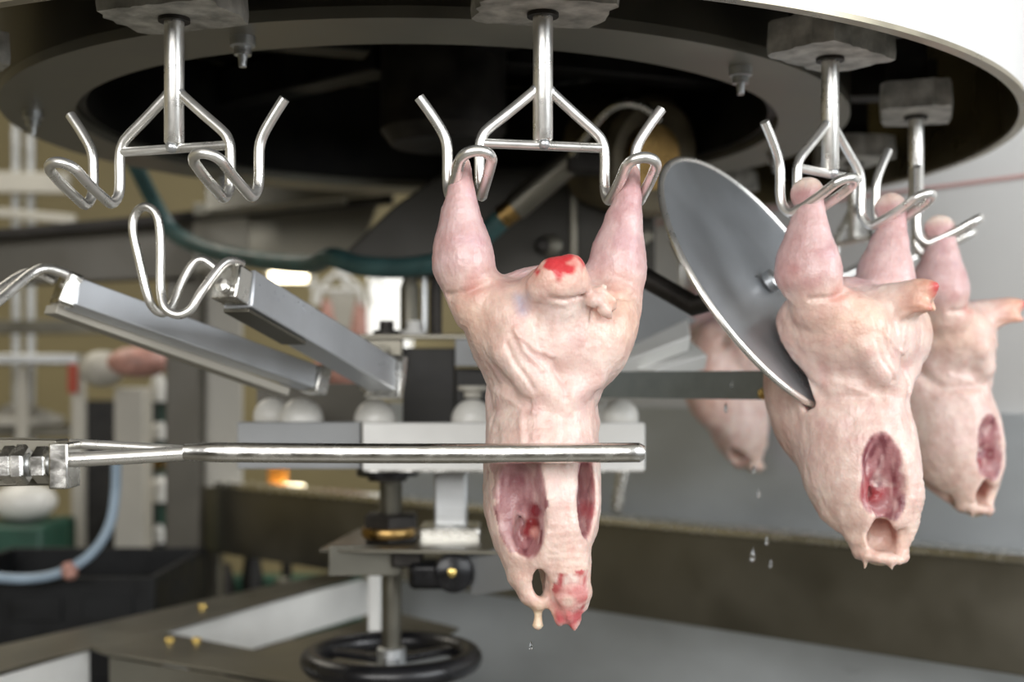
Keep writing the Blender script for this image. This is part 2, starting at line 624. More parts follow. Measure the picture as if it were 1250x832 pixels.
class Field:
    def __init__(self, lo, hi, h):
        self.lo = np.array(lo, float)
        self.h = h
        self.n = np.ceil((np.array(hi) - self.lo) / h).astype(int) + 1
        self.D = np.full(self.n, 1.0, np.float32)
        self.ax = [self.lo[k] + h * np.arange(self.n[k]) for k in range(3)]

    def window(self, lo, hi):
        s = []
        for k in range(3):
            i0 = max(0, int((lo[k] - self.lo[k]) / self.h) - 1)
            i1 = min(self.n[k], int((hi[k] - self.lo[k]) / self.h) + 3)
            s.append(slice(i0, max(i0 + 1, i1)))
        X = self.ax[0][s[0]][:, None, None]
        Y = self.ax[1][s[1]][None, :, None]
        Z = self.ax[2][s[2]][None, None, :]
        return tuple(s), X, Y, Z

    def blend(self, s, d, k, sub=False):
        A = self.D[s]
        if sub:
            d = -d
            hh = np.clip(.5 - .5 * (A - d) / k, 0, 1)
            self.D[s] = A + (d - A) * hh + k * hh * (1 - hh)
        else:
            hh = np.clip(.5 + .5 * (A - d) / k, 0, 1)
            self.D[s] = A + (d - A) * hh - k * hh * (1 - hh)

    def chain(self, pts, k=.012, ys=1.0, sub=False):
        """pts: (vec3, radius); rounded cones, stretched by ys along y"""
        for (a, ra), (b, rb) in zip(pts[:-1], pts[1:]):
            a, b = np.array(a), np.array(b)
            mr = max(ra, rb) * max(1, ys) + k + .006
            s, X, Y, Z = self.window(np.minimum(a, b) - mr, np.maximum(a, b) + mr)
            q = np.array([1, 1 / ys, 1])
            aa, bb = a * q, b * q
            v = bb - aa
            L2 = max(1e-9, float(v @ v))
            x, y, z = X - aa[0], Y / ys - aa[1], Z - aa[2]
            t = np.clip((x * v[0] + y * v[1] + z * v[2]) / L2, 0, 1)
            t2 = t
            d = np.sqrt((x - t * v[0]) ** 2 + (y - t * v[1]) ** 2 + (z - t * v[2]) ** 2) - (ra + (rb - ra) * t2)
            self.blend(s, d.astype(np.float32), k, sub)

    def ell(self, c, r, k=.012, sub=False, rot=0.0):
        c, r = np.array(c), np.array(r)
        mr = np.full(3, r.max()) + k + .006
        s, X, Y, Z = self.window(c - mr, c + mr)
        x, y, z = X - c[0], Y - c[1], Z - c[2]
        if rot:
            cr, sr = math.cos(rot), math.sin(rot)
            x, z = cr * x + sr * z, -sr * x + cr * z
        k0 = np.sqrt((x / r[0]) ** 2 + (y / r[1]) ** 2 + (z / r[2]) ** 2)
        k1 = np.sqrt((x / r[0] ** 2) ** 2 + (y / r[1] ** 2) ** 2 + (z / r[2] ** 2) ** 2) + 1e-9
        self.blend(s, (k0 * (k0 - 1) / k1).astype(np.float32), k, sub)

    def disc_cut(self, c, n, rad, half, k=.003):
        s, X, Y, Z = self.window(np.array(c) - rad - .01, np.array(c) + rad + .01)
        x, y, z = X - c[0], Y - c[1], Z - c[2]
        dn = x * n[0] + y * n[1] + z * n[2]
        rr = np.sqrt(np.maximum(0, x * x + y * y + z * z - dn * dn))
        d = np.maximum(np.abs(dn) - half, rr - rad)
        self.blend(s, d.astype(np.float32), k, True)

    def mesh(self):
        """naive surface nets"""
        D, n = self.D, self.n
        inside = D < 0
        cs = n - 1
        acc = np.zeros((*cs, 3), np.float32)
        cnt = np.zeros(tuple(cs), np.float32)
        corners = [(i, j, k) for i in (0, 1) for j in (0, 1) for k in (0, 1)]

        def sub(A, c):
            return A[c[0]:c[0] + cs[0], c[1]:c[1] + cs[1], c[2]:c[2] + cs[2]]
        for a in corners:
            for ax in range(3):
                if a[ax]:
                    continue
                b = list(a)
                b[ax] = 1
                Da, Db = sub(D, a), sub(D, b)
                m = (Da < 0) != (Db < 0)
                den = Da - Db
                den[~m] = 1
                t = np.where(m, Da / den, 0)
                cnt += m
                for q in range(3):
                    acc[..., q] += np.where(m, a[q] + (t if q == ax else 0), 0)
        act = cnt > 0
        idx = np.full(tuple(cs), -1, np.int64)
        idx[act] = np.arange(act.sum())
        ii = np.argwhere(act)
        V = self.lo + self.h * (ii + acc[act] / cnt[act][:, None])
        faces = []
        for ax in range(3):
            o1, o2 = (ax + 1) % 3, (ax + 2) % 3
            A = np.moveaxis(inside, ax, 0)
            ch = A[:-1] != A[1:]
            sgn = A[:-1]
            I = np.moveaxis(idx, (ax, o1, o2), (0, 1, 2))
            ch = np.moveaxis(np.moveaxis(inside, (ax, o1, o2), (0, 1, 2))[:-1] != np.moveaxis(inside, (ax, o1, o2), (0, 1, 2))[1:], (0, 1, 2), (0, 1, 2))
            sg = np.moveaxis(inside, (ax, o1, o2), (0, 1, 2))[:-1]
            ch = ch[:, 1:-1, 1:-1]
            sg = sg[:, 1:-1, 1:-1]
            q = np.stack([I[:, :-1, :-1], I[:, 1:, :-1], I[:, 1:, 1:], I[:, :-1, 1:]], -1)
            f = q[ch]
            s = sg[ch]
            f[~s] = f[~s][:, ::-1]
            faces.append(f)
        Fc = np.concatenate(faces)
        Fc = Fc[(Fc >= 0).all(1)]
        return V, Fc


def vnoise(P, scale, seed):
    """smooth value noise in [-1,1] at the points"""
    r = np.random.default_rng(seed)
    T = r.uniform(-1, 1, (32, 32, 32))
    q = P * scale + 100
    i = np.floor(q).astype(int)
    f = q - i
    f = f * f * (3 - 2 * f)
    out = 0
    for a in (0, 1):
        for b in (0, 1):
            for c in (0, 1):
                w = (f[:, 0] if a else 1 - f[:, 0]) * (f[:, 1] if b else 1 - f[:, 1]) * (f[:, 2] if c else 1 - f[:, 2])
                out = out + w * T[(i[:, 0] + a) % 32, (i[:, 1] + b) % 32, (i[:, 2] + c) % 32]
    return out


def seg_dist(P, pts, ax=(0, 2)):
    """distance of the points to a polyline, seen along y"""
    Q = P[:, list(ax)]
    best = np.full(len(P), 9.0)
    for a, b in zip(pts[:-1], pts[1:]):
        a, b = np.array(a)[list(ax)], np.array(b)[list(ax)]
        v = b - a
        t = np.clip(((Q - a) @ v) / (v @ v), 0, 1)
        best = np.minimum(best, np.linalg.norm(Q - a - t[:, None] * v, axis=1))
    return best


def carcass(name, i, label, h=.0022, seed=1, tail='cut', disc=None, scale=1.0, squeeze=1.0):
    Fd = Field((-.135, -.105, -.60), (.135, .165, -.10), h)
    # legs
    for P in (
        [(563, 222, .030, .0085), (563, 234, .030, .0098), (562, 262, .028, .0152), (564, 298, .026, .0226), (566, 324, .026, .0250), (572, 352, .030, .0215)],
        [(768, 228, .030, .0085), (767, 242, .030, .0096), (761, 270, .028, .0148), (755, 305, .026, .0212), (753, 332, .026, .0238), (755, 358, .030, .0205)]):
        Fd.chain([(L(*p[:3]), p[3]) for p in P], .010, 1.28)
    for q in ((563, 210), (768, 217)):
        Fd.ell(L(q[0], q[1], .026), (.0088 if tail == 'cut' else .0105, .0165 if tail == 'cut' else .0185, .0155 if tail == 'cut' else .0170), .005)
    # lower body first, then thighs pressed onto it with a tight crease
    Fd.chain([(L(*p[:3]), p[3]) for p in [(665, 430, .015, .043), (663, 490, .026, .0445), (662, 530, .033, .0445), (661, 575, .040, .0470), (662, 620, .045, .0465), (664, 660, .052, .0375), (668, 690, .058, .026)]], .015, 1.22)
    Fd.ell(L(662, 470, -.020), (.047, .058, .098), .03)
    Fd.ell(L(668, 405, .020), (.068, .050, .060), .02)
    for P in ([(590, 371, .032, .0285), (628, 400, .034, .0410), (648, 438, .036, .0375)],
              [(745, 375, .032, .0280), (711, 403, .034, .0415), (689, 442, .036, .0380)]):
        Fd.chain([(L(*p[:3]), p[3]) for p in P], .0045, 1.18)
    for s in (-1, 1):
        Fd.ell(np.array([s * .0365 + .001, .026, -.297]), (.035, .064, .059), .0035, rot=-s * .45)
    Fd.ell(np.array([.0, .055, -.295]), (.056, .040, .046), .016)
    # folds where the thigh skin hangs over the back
    Fd.chain([(L(618, 430, .074), .010), (L(648, 462, .079), .011), (L(686, 483, .078), .010), (L(722, 462, .076), .010)], .012)
    # tail
    if tail == 'cut':
        Fd.chain([(L(672, 385, .050), .034), (L(677, 362, .075), .027), (L(680, 347, .092), .0195)], .012)
        Fd.chain([(L(656, 360, .080), .011), (L(668, 350, .098), .0125)], .010)
        Fd.chain([(L(661, 351, .098), .0095), (L(676, 333, .103), .0115), (L(697, 327, .103), .0100), (L(704, 346, .101), .0105), (L(684, 350, .104), .0130), (L(661, 351, .098), .0095)], .007)
        Fd.chain([(L(672, 339, .106), .009), (L(692, 340, .108), .010)], .008)
        Fd.chain([(L(672, 363, .111), .0012), (L(690, 366, .111), .0016), (L(711, 359, .102), .0016)], .004, 1.6, sub=True)
        Fd.chain([(L(672, 374, .092), .006), (L(690, 377, .094), .006), (L(712, 368, .088), .006)], .006)
        Fd.chain([(L(712, 359, .094), .0060), (L(727, 366, .104), .0062), (L(740, 380, .102), .0050), (L(744, 386, .098), .003)], .002)
        Fd.chain([(L(720, 352, .090), .0055), (L(736, 353, .100), .0056), (L(747, 366, .102), .0045), (L(750, 376, .098), .003)], .002)
    else:
        Fd.chain([(L(672, 380, .045), .030), (L(680, 362, .078), .0195), (L(682, 350, .098), .0135), (L(684, 342, .112), .0098), (L(686, 334, .124), .0045)], .012)
        Fd.chain([(L(668, 372, .090), .010), (L(672, 362, .112), .0065), (L(676, 366, .122), .004)], .006)
        Fd.chain([(L(700, 372, .085), .009), (L(702, 362, .108), .006), (L(700, 368, .118), .0035)], .006)
    # neck with ragged end
    if tail == 'cut':
        Fd.chain([(L(689, 640, .086), .0190), (L(694, 690, .080), .0182), (L(696, 722, .077), .0172), (L(695, 740, .076), .0115)], .007)
        rr = np.random.default_rng(seed + 3)
        for _ in range(34):
            a_ = rr.uniform(0, 2 * math.pi)
            py_ = rr.uniform(712, 756)
            rad = .0155 if py_ < 735 else .010
            Fd.chain([(L(695, py_, .078) + np.array([rad * math.cos(a_), rad * math.sin(a_), 0]), rr.uniform(.0020, .0046)), (L(695, py_ + rr.uniform(3, 15), .078) + np.array([rad * .95 * math.cos(a_), rad * .95 * math.sin(a_), 0]), .0013)], .0015)
    else:
        Fd.chain([(L(689, 640, .086), .0190), (L(692, 680, .080), .0165), (L(690, 706, .074), .0100), (L(680, 728, .072), .0062), (L(668, 734, .070), .0058)], .007)
    for q in [] if tail != 'cut' else [(685, 757, .005), (694, 752, .006), (701, 765, .0032), (710, 738, .0055), (714, 742, .0025), (680, 745, .004)]:
        Fd.chain([(L(694, 728, .078), .009), (L(q[0], q[1], .079), q[2])], .003)
    # loose skin flap beside the neck, closing to a loop with a drip
    Fd.chain([(L(618, 640, .050), .012), (L(627, 672, .058), .0100), (L(634, 704, .064), .0080), (L(646, 727, .068), .0068), (L(655, 737, .070), .0060)], .007, 1.8)
    Fd.chain([(L(668, 690, .072), .0105), (L(666, 714, .070), .0070), (L(660, 733, .070), .0058)], .005, 1.3)
    if tail == 'cut':
        Fd.chain([(L(656, 738, .070), .0055), (L(657, 750, .070), .0032), (L(656, 762, .070), .0052)], .003)
    # openings
    wn = 1.0 if tail == 'cut' else .78
    carve = [(L(634, 606, .100), (.0195 * wn, .032, .037)), (L(648, 642, .097), (.0100, .034, .026)), (L(623, 636, .092), (.0085, .022, .026)), (L(640, 655, .094), (.0070, .026, .016)),
             (L(717, 602, .092), (.0088, .032, .032)), (L(713, 628, .092), (.0050, .024, .018))]
    for c, r in carve:
        Fd.ell(c, r, .006, True)
    Fd.ell(L(646, 690, .040), (.0125, .040, .030), .006, True)
    Fd.ell(L(656, 708, .070) if tail == 'cut' else L(665, 706, .070), (.0058 if tail == 'cut' else .0100, .09, .0135), .003, True, .25)
    if tail != 'cut':
        cc_ = L(664, 700, .068)
        vd_ = np.array([-.83, .55, 0])
        Fd.chain([(cc_ - vd_ * .004, .0125), (cc_ + vd_ * .06 + np.array([0, 0, -.004]), .0165)], .004, sub=True)
        Fd.chain([(cc_ + np.array([0, 0, .008]), .0095), (cc_ + vd_ * .06 + np.array([0, 0, .014]), .0105)], .004, sub=True)
        lp = [(cc_ + np.array([.0235 * math.cos(t), .0195 * math.sin(t), -.0190 - .004 * math.sin(t)]), .0048) for t in np.linspace(0, 2 * math.pi, 13)]
        Fd.chain(lp, .004)
        for t in (1.15, 4.0, 5.2, 5.9, .3):
            e_ = cc_ + np.array([.0235 * math.cos(t), .0195 * math.sin(t), -.0190])
            Fd.chain([(cc_ + np.array([.026 * math.cos(t), .022 * math.sin(t), .016]), .0095), (e_, .0058)], .008)
        for t in (2.0, 3.3):
            e_ = cc_ + np.array([.0235 * math.cos(t), .0195 * math.sin(t), -.0205])
            Fd.chain([(e_, .0042), (e_ + np.array([0, 0, -.013]), .0014)], .003)
    # organ remains in the opening
    for q in [(653, 626, .076, .0045), (648, 637, .074, .0050), (656, 614, .072, .0040), (643, 648, .070, .0050), (651, 645, .074, .0036), (634, 585, .066, .0040), (640, 628, .070, .0036), (656, 636, .076, .0032)]:
        Fd.chain([(L(*q[:3]), q[3]), (L(q[0] + 3, q[1] + 6, q[2]), q[3] * .8)], .004)
    Fd.chain([(L(648, 575, .070), .005), (L(645, 600, .066), .0045), (L(652, 630, .066), .004)], .005)
    # tube rib inside
    if disc is not None:
        dc = np.array(disc[0])
        dc[2] = -.15 + (dc[2] + .15) / scale
        dn = np.array(disc[1]) * np.array([1, 1, scale])
        Fd.disc_cut(dc, dn / np.linalg.norm(dn), disc[2] + .004, disc[3])
    V, Fc = Fd.mesh()
    # ---- relax, then skin relief
    nv = len(V)
    e = np.concatenate([Fc[:, [0, 1]], Fc[:, [1, 2]], Fc[:, [2, 3]], Fc[:, [3, 0]]])
    for it in range(3):
        S = np.zeros((nv, 3))
        C = np.zeros(nv)
        for q in range(3):
            S[:, q] = np.bincount(e[:, 0], V[e[:, 1], q], nv)
        C = np.bincount(e[:, 0], minlength=nv)
        V = V + .5 * (S / np.maximum(C, 1)[:, None] - V)
    fn = np.cross(V[Fc[:, 2]] - V[Fc[:, 0]], V[Fc[:, 3]] - V[Fc[:, 1]])
    N = np.zeros((nv, 3))
    for k in range(4):
        for q in range(3):
            N[:, q] += np.bincount(Fc[:, k], fn[:, q], nv)
    N /= np.linalg.norm(N, axis=1)[:, None] + 1e-12
    zz = V[:, 2]
    back = V[:, 1] > .036
    body = np.clip((-.235 - zz) / .02, 0, 1)
    so = seed * 7
    disp = .0008 * vnoise(V, 60, so) * body + .0005 * vnoise(V * np.array([1.6, 1, .6]), 130, so + 1) * body + .00035 * vnoise(V, 300, so + 2)
    # raised folds and creases on the back skin
    for pts, w, dep in (
        ([(540, 354, 0), (558, 356, 0), (580, 352, 0), (606, 341, 0)], 4.0, -.0034), ([(786, 358, 0), (768, 361, 0), (748, 358, 0), (724, 346, 0)], 4.0, -.0034),
        ([(629, 402, 0), (640, 428, 0), (662, 452, 0)], 2.2, .0022), ([(635, 410, 0), (652, 426, 0), (674, 434, 0)], 1.8, .0020),
        ([(620, 418, 0), (628, 440, 0), (652, 476, 0)], 2.4, -.0020), ([(655, 372, 0), (652, 395, 0), (664, 440, 0)], 2.4, -.0014),
        ([(722, 378, 0), (716, 420, 0)], 1.8, -.0028), ([(676, 380, 0), (673, 412, 0), (668, 432, 0)], 2.2, .0012),
        ([(612, 470, 0), (640, 500, 0), (640, 560, 0)], 3.0, .0012), ([(690, 488, 0), (687, 530, 0), (680, 560, 0)], 3.2, -.0014),
        ([(610, 500, 0), (618, 530, 0), (612, 560, 0)], 2.6, -.0010), ([(675, 440, 0), (690, 470, 0), (692, 486, 0)], 3.4, -.0030)):
        dd = seg_dist(V, [L(p[0], p[1], .09) for p in pts])
        disp = disp + np.where(back, dep * np.exp(-(dd / (w / 1400.)) ** 2), 0)
    dd = seg_dist(V, [(0, -.045, -.270), (0, -.015, -.325), (0, .030, -.360), (0, .080, -.356)], (1, 2))
    disp = disp - np.where(np.abs(V[:, 0]) > .030, .0042 * np.exp(-(dd / .0065) ** 2), 0)
    # ribbed skin on the neck
    nk = seg_dist(V, [L(690, 640, .1), L(695, 715, .1)])
    disp = disp + np.where(back & (nk < .016), .00022 * np.sin(zz * 900 + 2 * vnoise(V, 80, so + 5)), 0)
    V = V + N * disp[:, None]
    # ---- tint of skin, fat, flesh
    def mix(A, B, t):
        return A + (np.array(B) - A) * np.clip(t, 0, 1)[:, None]
    col = np.tile(np.array([.76, .600, .545]), (nv, 1))
    n1, n2 = vnoise(V, 22, so + 8), vnoise(V, 70, so + 9)
    col = mix(col, (.82, .690, .630), .6 * n1 + .3)
    col = mix(col, (.72, .50, .48), .8 * (n2 - .15))
    leg = np.clip((zz + .262) / .03, 0, 1) * (V[:, 1] < .07)
    col = mix(col, (.66, .475, .480), leg * .9)
    col = mix(col, (.60, .36, .36), leg * np.clip((zz + .185) / .03, 0, 1) * .7)
    col = mix(col, (.58, .37, .40), leg * np.clip(n2 * 2 - .3, 0, 1) * .6)
    for s in (-1, 1):
        dk = np.linalg.norm((V - np.array([s * .085, .030, -.236])) * np.array([.6, .8, 1]), axis=1)
        col = mix(col, (.60, .33, .31), np.clip((.032 - dk) / .022, 0, 1) * np.clip(.35 + .6 * n2, 0, 1))
    hk = np.clip((zz + .152) / .010, 0, 1)
    col = mix(col, (.74, .60, .50) if tail == 'cut' else (.82, .72, .64), hk * (.6 if tail == 'cut' else .9))
    for s in (-1, 1):
        kn = L(578, 352, .06) if s < 0 else L(748, 358, .06)
        dk = np.linalg.norm((V - kn) * np.array([1, .5, 1]), axis=1)
        col = mix(col, (.56, .24, .24), (.014 - dk) / .010 * .7)
        th = L(592, 385, .05) if s < 0 else L(748, 390, .05)
        dk = np.linalg.norm((V - th) * np.array([1, .6, 1.0]), axis=1)
        col = mix(col, (.78, .50, .36), (.050 - dk) / .035 * (.45 + .3 * n1))
    inner = V[:, 1] < -.01
    col = mix(col, (.66, .44, .36), np.clip((-.005 - V[:, 1]) / .05, 0, 1) * .7)
    # blueish vein under the skin
    vd = seg_dist(V, [L(640, 362, .1), L(642, 378, .1)])
    col = mix(col, (.52, .47, .56), np.where(back, (.008 - vd) / .006 * (.7 if tail == 'cut' else 0), 0))
    low = np.clip((-.44 - zz) / .06, 0, 1)
    col = mix(col, (.80, .60, .50), low * .6)
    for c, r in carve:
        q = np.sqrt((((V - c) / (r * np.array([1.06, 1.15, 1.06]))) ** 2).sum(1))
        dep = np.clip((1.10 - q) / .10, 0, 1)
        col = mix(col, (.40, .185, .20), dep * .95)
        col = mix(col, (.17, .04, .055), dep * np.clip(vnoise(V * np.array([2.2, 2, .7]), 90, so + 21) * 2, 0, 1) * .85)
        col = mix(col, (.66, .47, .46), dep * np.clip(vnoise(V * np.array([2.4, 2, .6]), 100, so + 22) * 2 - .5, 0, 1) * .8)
    # flesh seen in the two openings, with ragged borders
    def poly_in(pts):
        Q = V[:, [0, 2]] + .0022 * np.c_[vnoise(V, 140, so + 31), vnoise(V, 140, so + 32)]
        R = np.array([L(p[0], p[1], .095)[[0, 2]] for p in pts])
        ins = np.zeros(nv, bool)
        for (x1, z1), (x2, z2) in zip(R, np.roll(R, -1, 0)):
            c_ = (z1 > Q[:, 1]) != (z2 > Q[:, 1])
            ins ^= c_ & (Q[:, 0] < (x2 - x1) * (Q[:, 1] - z1) / (z2 - z1 + 1e-12) + x1)
        return ins & (V[:, 1] > .045)
    if tail == 'cut':
        for pg in ([(609, 560), (657, 560), (664, 600), (664, 640), (655, 655), (641, 672), (627, 678), (617, 652), (611, 610)], [(706, 560), (727, 566), (727, 620), (718, 660), (709, 640), (701, 600)]):
            ins = poly_in(pg).astype(float)
            st = vnoise(V * np.array([2.4, 1.5, .5]), 110, so + 33)
            col = mix(col, (.47, .27, .285), ins * .8)
            col = mix(col, (.62, .44, .43), ins * np.clip(st * 2, 0, 1) * .8)
            col = mix(col, (.22, .07, .085), ins * np.clip(-st * 2 - .5, 0, 1) * .8)
        ins = poly_in([(678, 700), (718, 694), (720, 775), (676, 775)]).astype(float)
        st = vnoise(V * np.array([1.6, 1.2, .8]), 150, so + 36)
        col = mix(col, (.68, .38, .36), ins * .75)
        col = mix(col, (.50, .09, .10), ins * np.clip(st * 2.4 - .2, 0, 1) * .9)
        col = mix(col, (.84, .72, .66), ins * np.clip(-st * 2.4 - .3, 0, 1) * .9)
        ins = poly_in([(684, 600), (692, 600), (700, 700), (690, 700)]).astype(float)
        col = mix(col, (.74, .42, .36), ins * np.clip(.3 + st, 0, 1) * .7)
    for q, rr, cc in [] if tail != 'cut' else [((654, 622, .08), .009, (.20, .02, .03)), ((650, 640, .08), .009, (.22, .025, .03)), ((643, 648, .07), .008, (.26, .03, .04)), ((655, 650, .08), .007, (.62, .30, .27)), ((634, 584, .066), .008, (.25, .05, .08)),
                      ((716, 622, .07), .010, (.42, .05, .07)), ((688, 742, .09), .018, (.66, .34, .31)), ((702, 750, .08), .011, (.56, .13, .14)), ((684, 752, .08), .009, (.55, .12, .13)), ((694, 735, .095), .007, (.80, .62, .54)), ((708, 722, .09), .010, (.60, .27, .26))]:
        dk = np.linalg.norm((V - L(*q)) * np.array([1, .5, 1]), axis=1)
        col = mix(col, cc, (rr - dk) / (rr * .5) * (.75 + .5 * n2))
    if tail != 'cut':
        for c_, rr in ((carve[0][0] + np.array([.004, -.02, -.02]), .020), (carve[0][0] + np.array([.0, -.02, -.028]), .014)):
            dk = np.linalg.norm((V - c_) * np.array([1, .6, 1]), axis=1)
            col = mix(col, (.34, .05, .06), (rr - dk) / (rr * .5) * np.clip(.5 + 1.5 * n2, 0, 1))
            col = mix(col, (.78, .66, .62), (rr - dk) / (rr * .5) * np.clip(2 * vnoise(V, 150, so + 41) - .4, 0, 1))
    if tail != 'cut':
        dk = np.linalg.norm((V - (L(664, 700, .068) + np.array([-.003, .002, .004]))) * np.array([1, 1, .9]), axis=1)
        col = mix(col, (.36, .15, .12), (.0200 - dk) / .005 * .85)
    dk = np.linalg.norm((V - L(655, 750, .07)), axis=1)
    col = mix(col, (.80, .66, .48), (.020 - dk) / .010 * .8)
    if tail == 'cut':
        dk = np.linalg.norm((V - L(685, 326, .112)) * np.array([.60, .5, 1.1]), axis=1)
        col = mix(col, (.74, .50, .42), (.034 - dk) / .012 * .6)
        col = mix(col, (.60, .050, .060), (.0112 + .0075 * vnoise(V, 130, 5) - dk) / .003)
        dk = np.linalg.norm((V - L(689, 332, .122)), axis=1)
        col = mix(col, (.85, .60, .52), (.004 - dk) / .002)
        for q in [((716, 362, .08), .006, (.65, .10, .10)), ((735, 368, .08), .014, (.80, .46, .34))]:
            dk = np.linalg.norm((V - L(*q[0])) * np.array([1, .4, 1]), axis=1)
            col = mix(col, q[2], (q[1] - dk) / (q[1] * .5))
    else:
        tl = np.clip((V[:, 1] - .088) / .03, 0, 1) * (zz > -.29)
        col = mix(col, (.80, .47, .34), tl * .8)
        col = mix(col, (.66, .13, .13), np.clip((V[:, 1] - .121) / .006, 0, 1) * (zz > -.29))
    col = np.clip(col, 0, 1)
    # ---- object in the frame of its shackle
    V2 = V.copy()
    V2[:, 0] = -V2[:, 0]
    if scale != 1.0:
        V2[:, 2] = -.15 + (V2[:, 2] + .15) * scale
        t = np.clip((-.22 - V2[:, 2]) / .1, 0, 1)
        V2[:, 0] *= 1 + (squeeze - 1) * t
    sx, sy, a = ST[i]
    me = bpy.data.meshes.new(name)
    me.vertices.add(nv)
    me.vertices.foreach_set('co', V2.ravel())
    me.loops.add(Fc.size)
    me.loops.foreach_set('vertex_index', Fc[:, ::-1].ravel())
    me.polygons.add(len(Fc))
    me.polygons.foreach_set('loop_start', np.arange(0, Fc.size, 4))
    me.update(calc_edges=True)
    me.validate()
    me.polygons.foreach_set('use_smooth', np.ones(len(me.polygons), bool))
    at = me.attributes.new('tint', 'FLOAT_COLOR', 'POINT')
    at.data.foreach_set('color', np.c_[col, np.ones(nv)].ravel().astype(np.float32))
    me.materials.append(M['skin'])
    o = bpy.data.objects.new(name, me)
    COL.objects.link(o)
    o.location = (sx, sy, HZ)
    o.rotation_euler = (0, 0, a - math.pi / 2)
    return tag(o, label, 'chicken', 'plucked chickens on the carousel')


# the round disc (its frame is needed for the carcass that leans on it)
DD = 1.33
DC = W(932.5, 344.6, DD)
DR = 186 / F * DD
_th = math.acos(97.2 / 186.)
_m = Vector((.789, 0, .614))
DN = (_m * math.sin(_th) + Vector((0, -1, 0)) * math.cos(_th)).normalized()


def to_station(i, p, vec=False):
    sx, sy, a = ST[i]
    ox, oy = math.cos(a), math.sin(a)
    q = Vector(p) if vec else Vector(p) - Vector((sx, sy, HZ))
    return np.array([q.x * -oy + q.y * ox, q.x * ox + q.y * oy, q.z])


carcass('chicken_carcass', 0, 'plucked headless chicken hung by both legs with bloody red tail end facing out', .0020, 1, 'cut')
carcass('chicken_carcass', 1, 'plucked headless chicken leaning against the round polished disc', .0022, 2, 'long',
        disc=(to_station(1, DC), to_station(1, DN, True), DR + .004, .007), scale=.965)
carcass('chicken_carcass', 2, 'plucked headless chicken hung beside the pale wall panel, partly behind another', .0028, 3, 'long', scale=.93)
carcass('chicken_carcass', 4, 'plucked chicken whose lower breast shows below the flat grey bar', .0034, 4, 'long', scale=.93)

# ================================================================ the round disc
disc = thing('guide_disc', DC, 'large round polished steel disc tilted beside the hanging carcasses', 'disc')
MB().lathe([(0, .0), (.05, .001), (.12, .003), (DR - .004, .0065), (DR - .004, .0035), (.12, .000), (.05, -.002), (0, -.003)], DC - DN * .004, DN, 96).build('dish', 'steel_disc', disc)
ring = []
uu = DN.cross(Vector((0, 0, 1))).normalized()
vv = uu.cross(DN).normalized()
rim = MB()
prof = []
for k in range(10):
    t = 2 * math.pi * k / 10
    prof.append((DR - .0015 + .0036 * math.cos(t), .001 + .0036 * math.sin(t)))
rim.lathe(prof, DC, DN, 128, closed=True).build('rolled_rim', 'steel_wire', disc, label='bright rolled wire rim')
hp = W(944, 338, 1.335)
q = DC + DN * .02
MB().lathe([(.004, .0), (.0125, .0), (.0125, .008), (.010, .010), (.004, .010)], DC + DN * .001 + uu * -.012, DN, 20).build('centre_ring', 'steel_satin', disc)
MB().lathe([(0, .010), (.006, .010), (.006, .022), (.004, .024), (0, .024)], DC + DN * .001 + uu * -.012, DN, 6).build('centre_bolt', 'steel_wire', disc)
MB().tube([DC - DN * .007, DC - DN * .10 + Vector((0, 0, .03)), DC - DN * .16 + Vector((-.05, .02, .12))], .012, 14).build('support_arm', 'iron_dark', disc)

# ================================================================ the front guide bar
gb = thing('guide_bar', W(78, 595, .995), 'long polished guide bar held across the carcass by a clamp block', 'guide rail')
D0 = .995
pts = [W(226, 551, D0), W(300, 552, D0 - .005), W(450, 553, D0 - .008), W(620, 553, D0 - .006), W(780, 552, D0)]
b = MB()
P = smooth(pts, 10)
nseg = 16
vs, fs = [], []
for i, p in enumerate(P):
    for k in range(nseg):
        t = 2 * math.pi * k / nseg
        c, s = math.cos(t), math.sin(t)
        yy = .0105 * math.copysign(abs(c) ** .6, c)
        zz = .0080 * math.copysign(abs(s) ** .6, s)
        tp = min(1.0, .80 + .20 * i / 5)
        vs.append((p[0], p[1] + yy * tp, p[2] + zz * tp))
for i in range(len(P) - 1):
    for k in range(nseg):
        k2 = (k + 1) % nseg
        fs.append((i * nseg + k, i * nseg + k2, (i + 1) * nseg + k2, (i + 1) * nseg + k))
fs.append(tuple(range(nseg)))
# rounded tip
tip = len(vs)
last = P[-1]
for k in range(nseg):
    t = 2 * math.pi * k / nseg
    c, s = math.cos(t), math.sin(t)
    vs.append((last[0] + .0045, last[1] + .0072 * c, last[2] + .0055 * s))
o0 = (len(P) - 1) * nseg
for k in range(nseg):
    k2 = (k + 1) % nseg
    fs.append((o0 + k, o0 + k2, tip + k2, tip + k))
fs.append(tuple(tip + k for k in range(nseg)))
b.add(vs, fs)
b.build('rail', 'steel', gb)
MB().tube([W(86, 541, D0 + .02), W(160, 545, D0 + .015), W(232, 549.5, D0 + .004)], .0040, 12).build('upper_rod', 'steel_wire', gb)
MB().tube([W(86, 561, D0 - .004), W(160, 557, D0 - .003), W(232, 552.5, D0 - .001)], .0062, 14).build('lower_rod', 'steel_wire', gb)
MB().box(W(79, 567, D0), (.0155, .03, .037)).build('clamp_block', 'steel', gb, .0015)
MB().tube([W(-150, 572, D0), W(70, 566, D0)], .0085, 16).build('threaded_rod', 'steel_satin', gb)
rod_ = gb.children[-1]
th = MB()
for k in range(26):
    x = -38 + k * 4.1
    th.lathe([(.0085, -.0009), (.0098, 0), (.0085, .0009)], W(x, 569 - .027 * (x + 40), D0), (1, 0, .02), 14)
tho = th.build('screw_thread', 'steel_satin', rod_)
tho['kind'] = 'stuff'
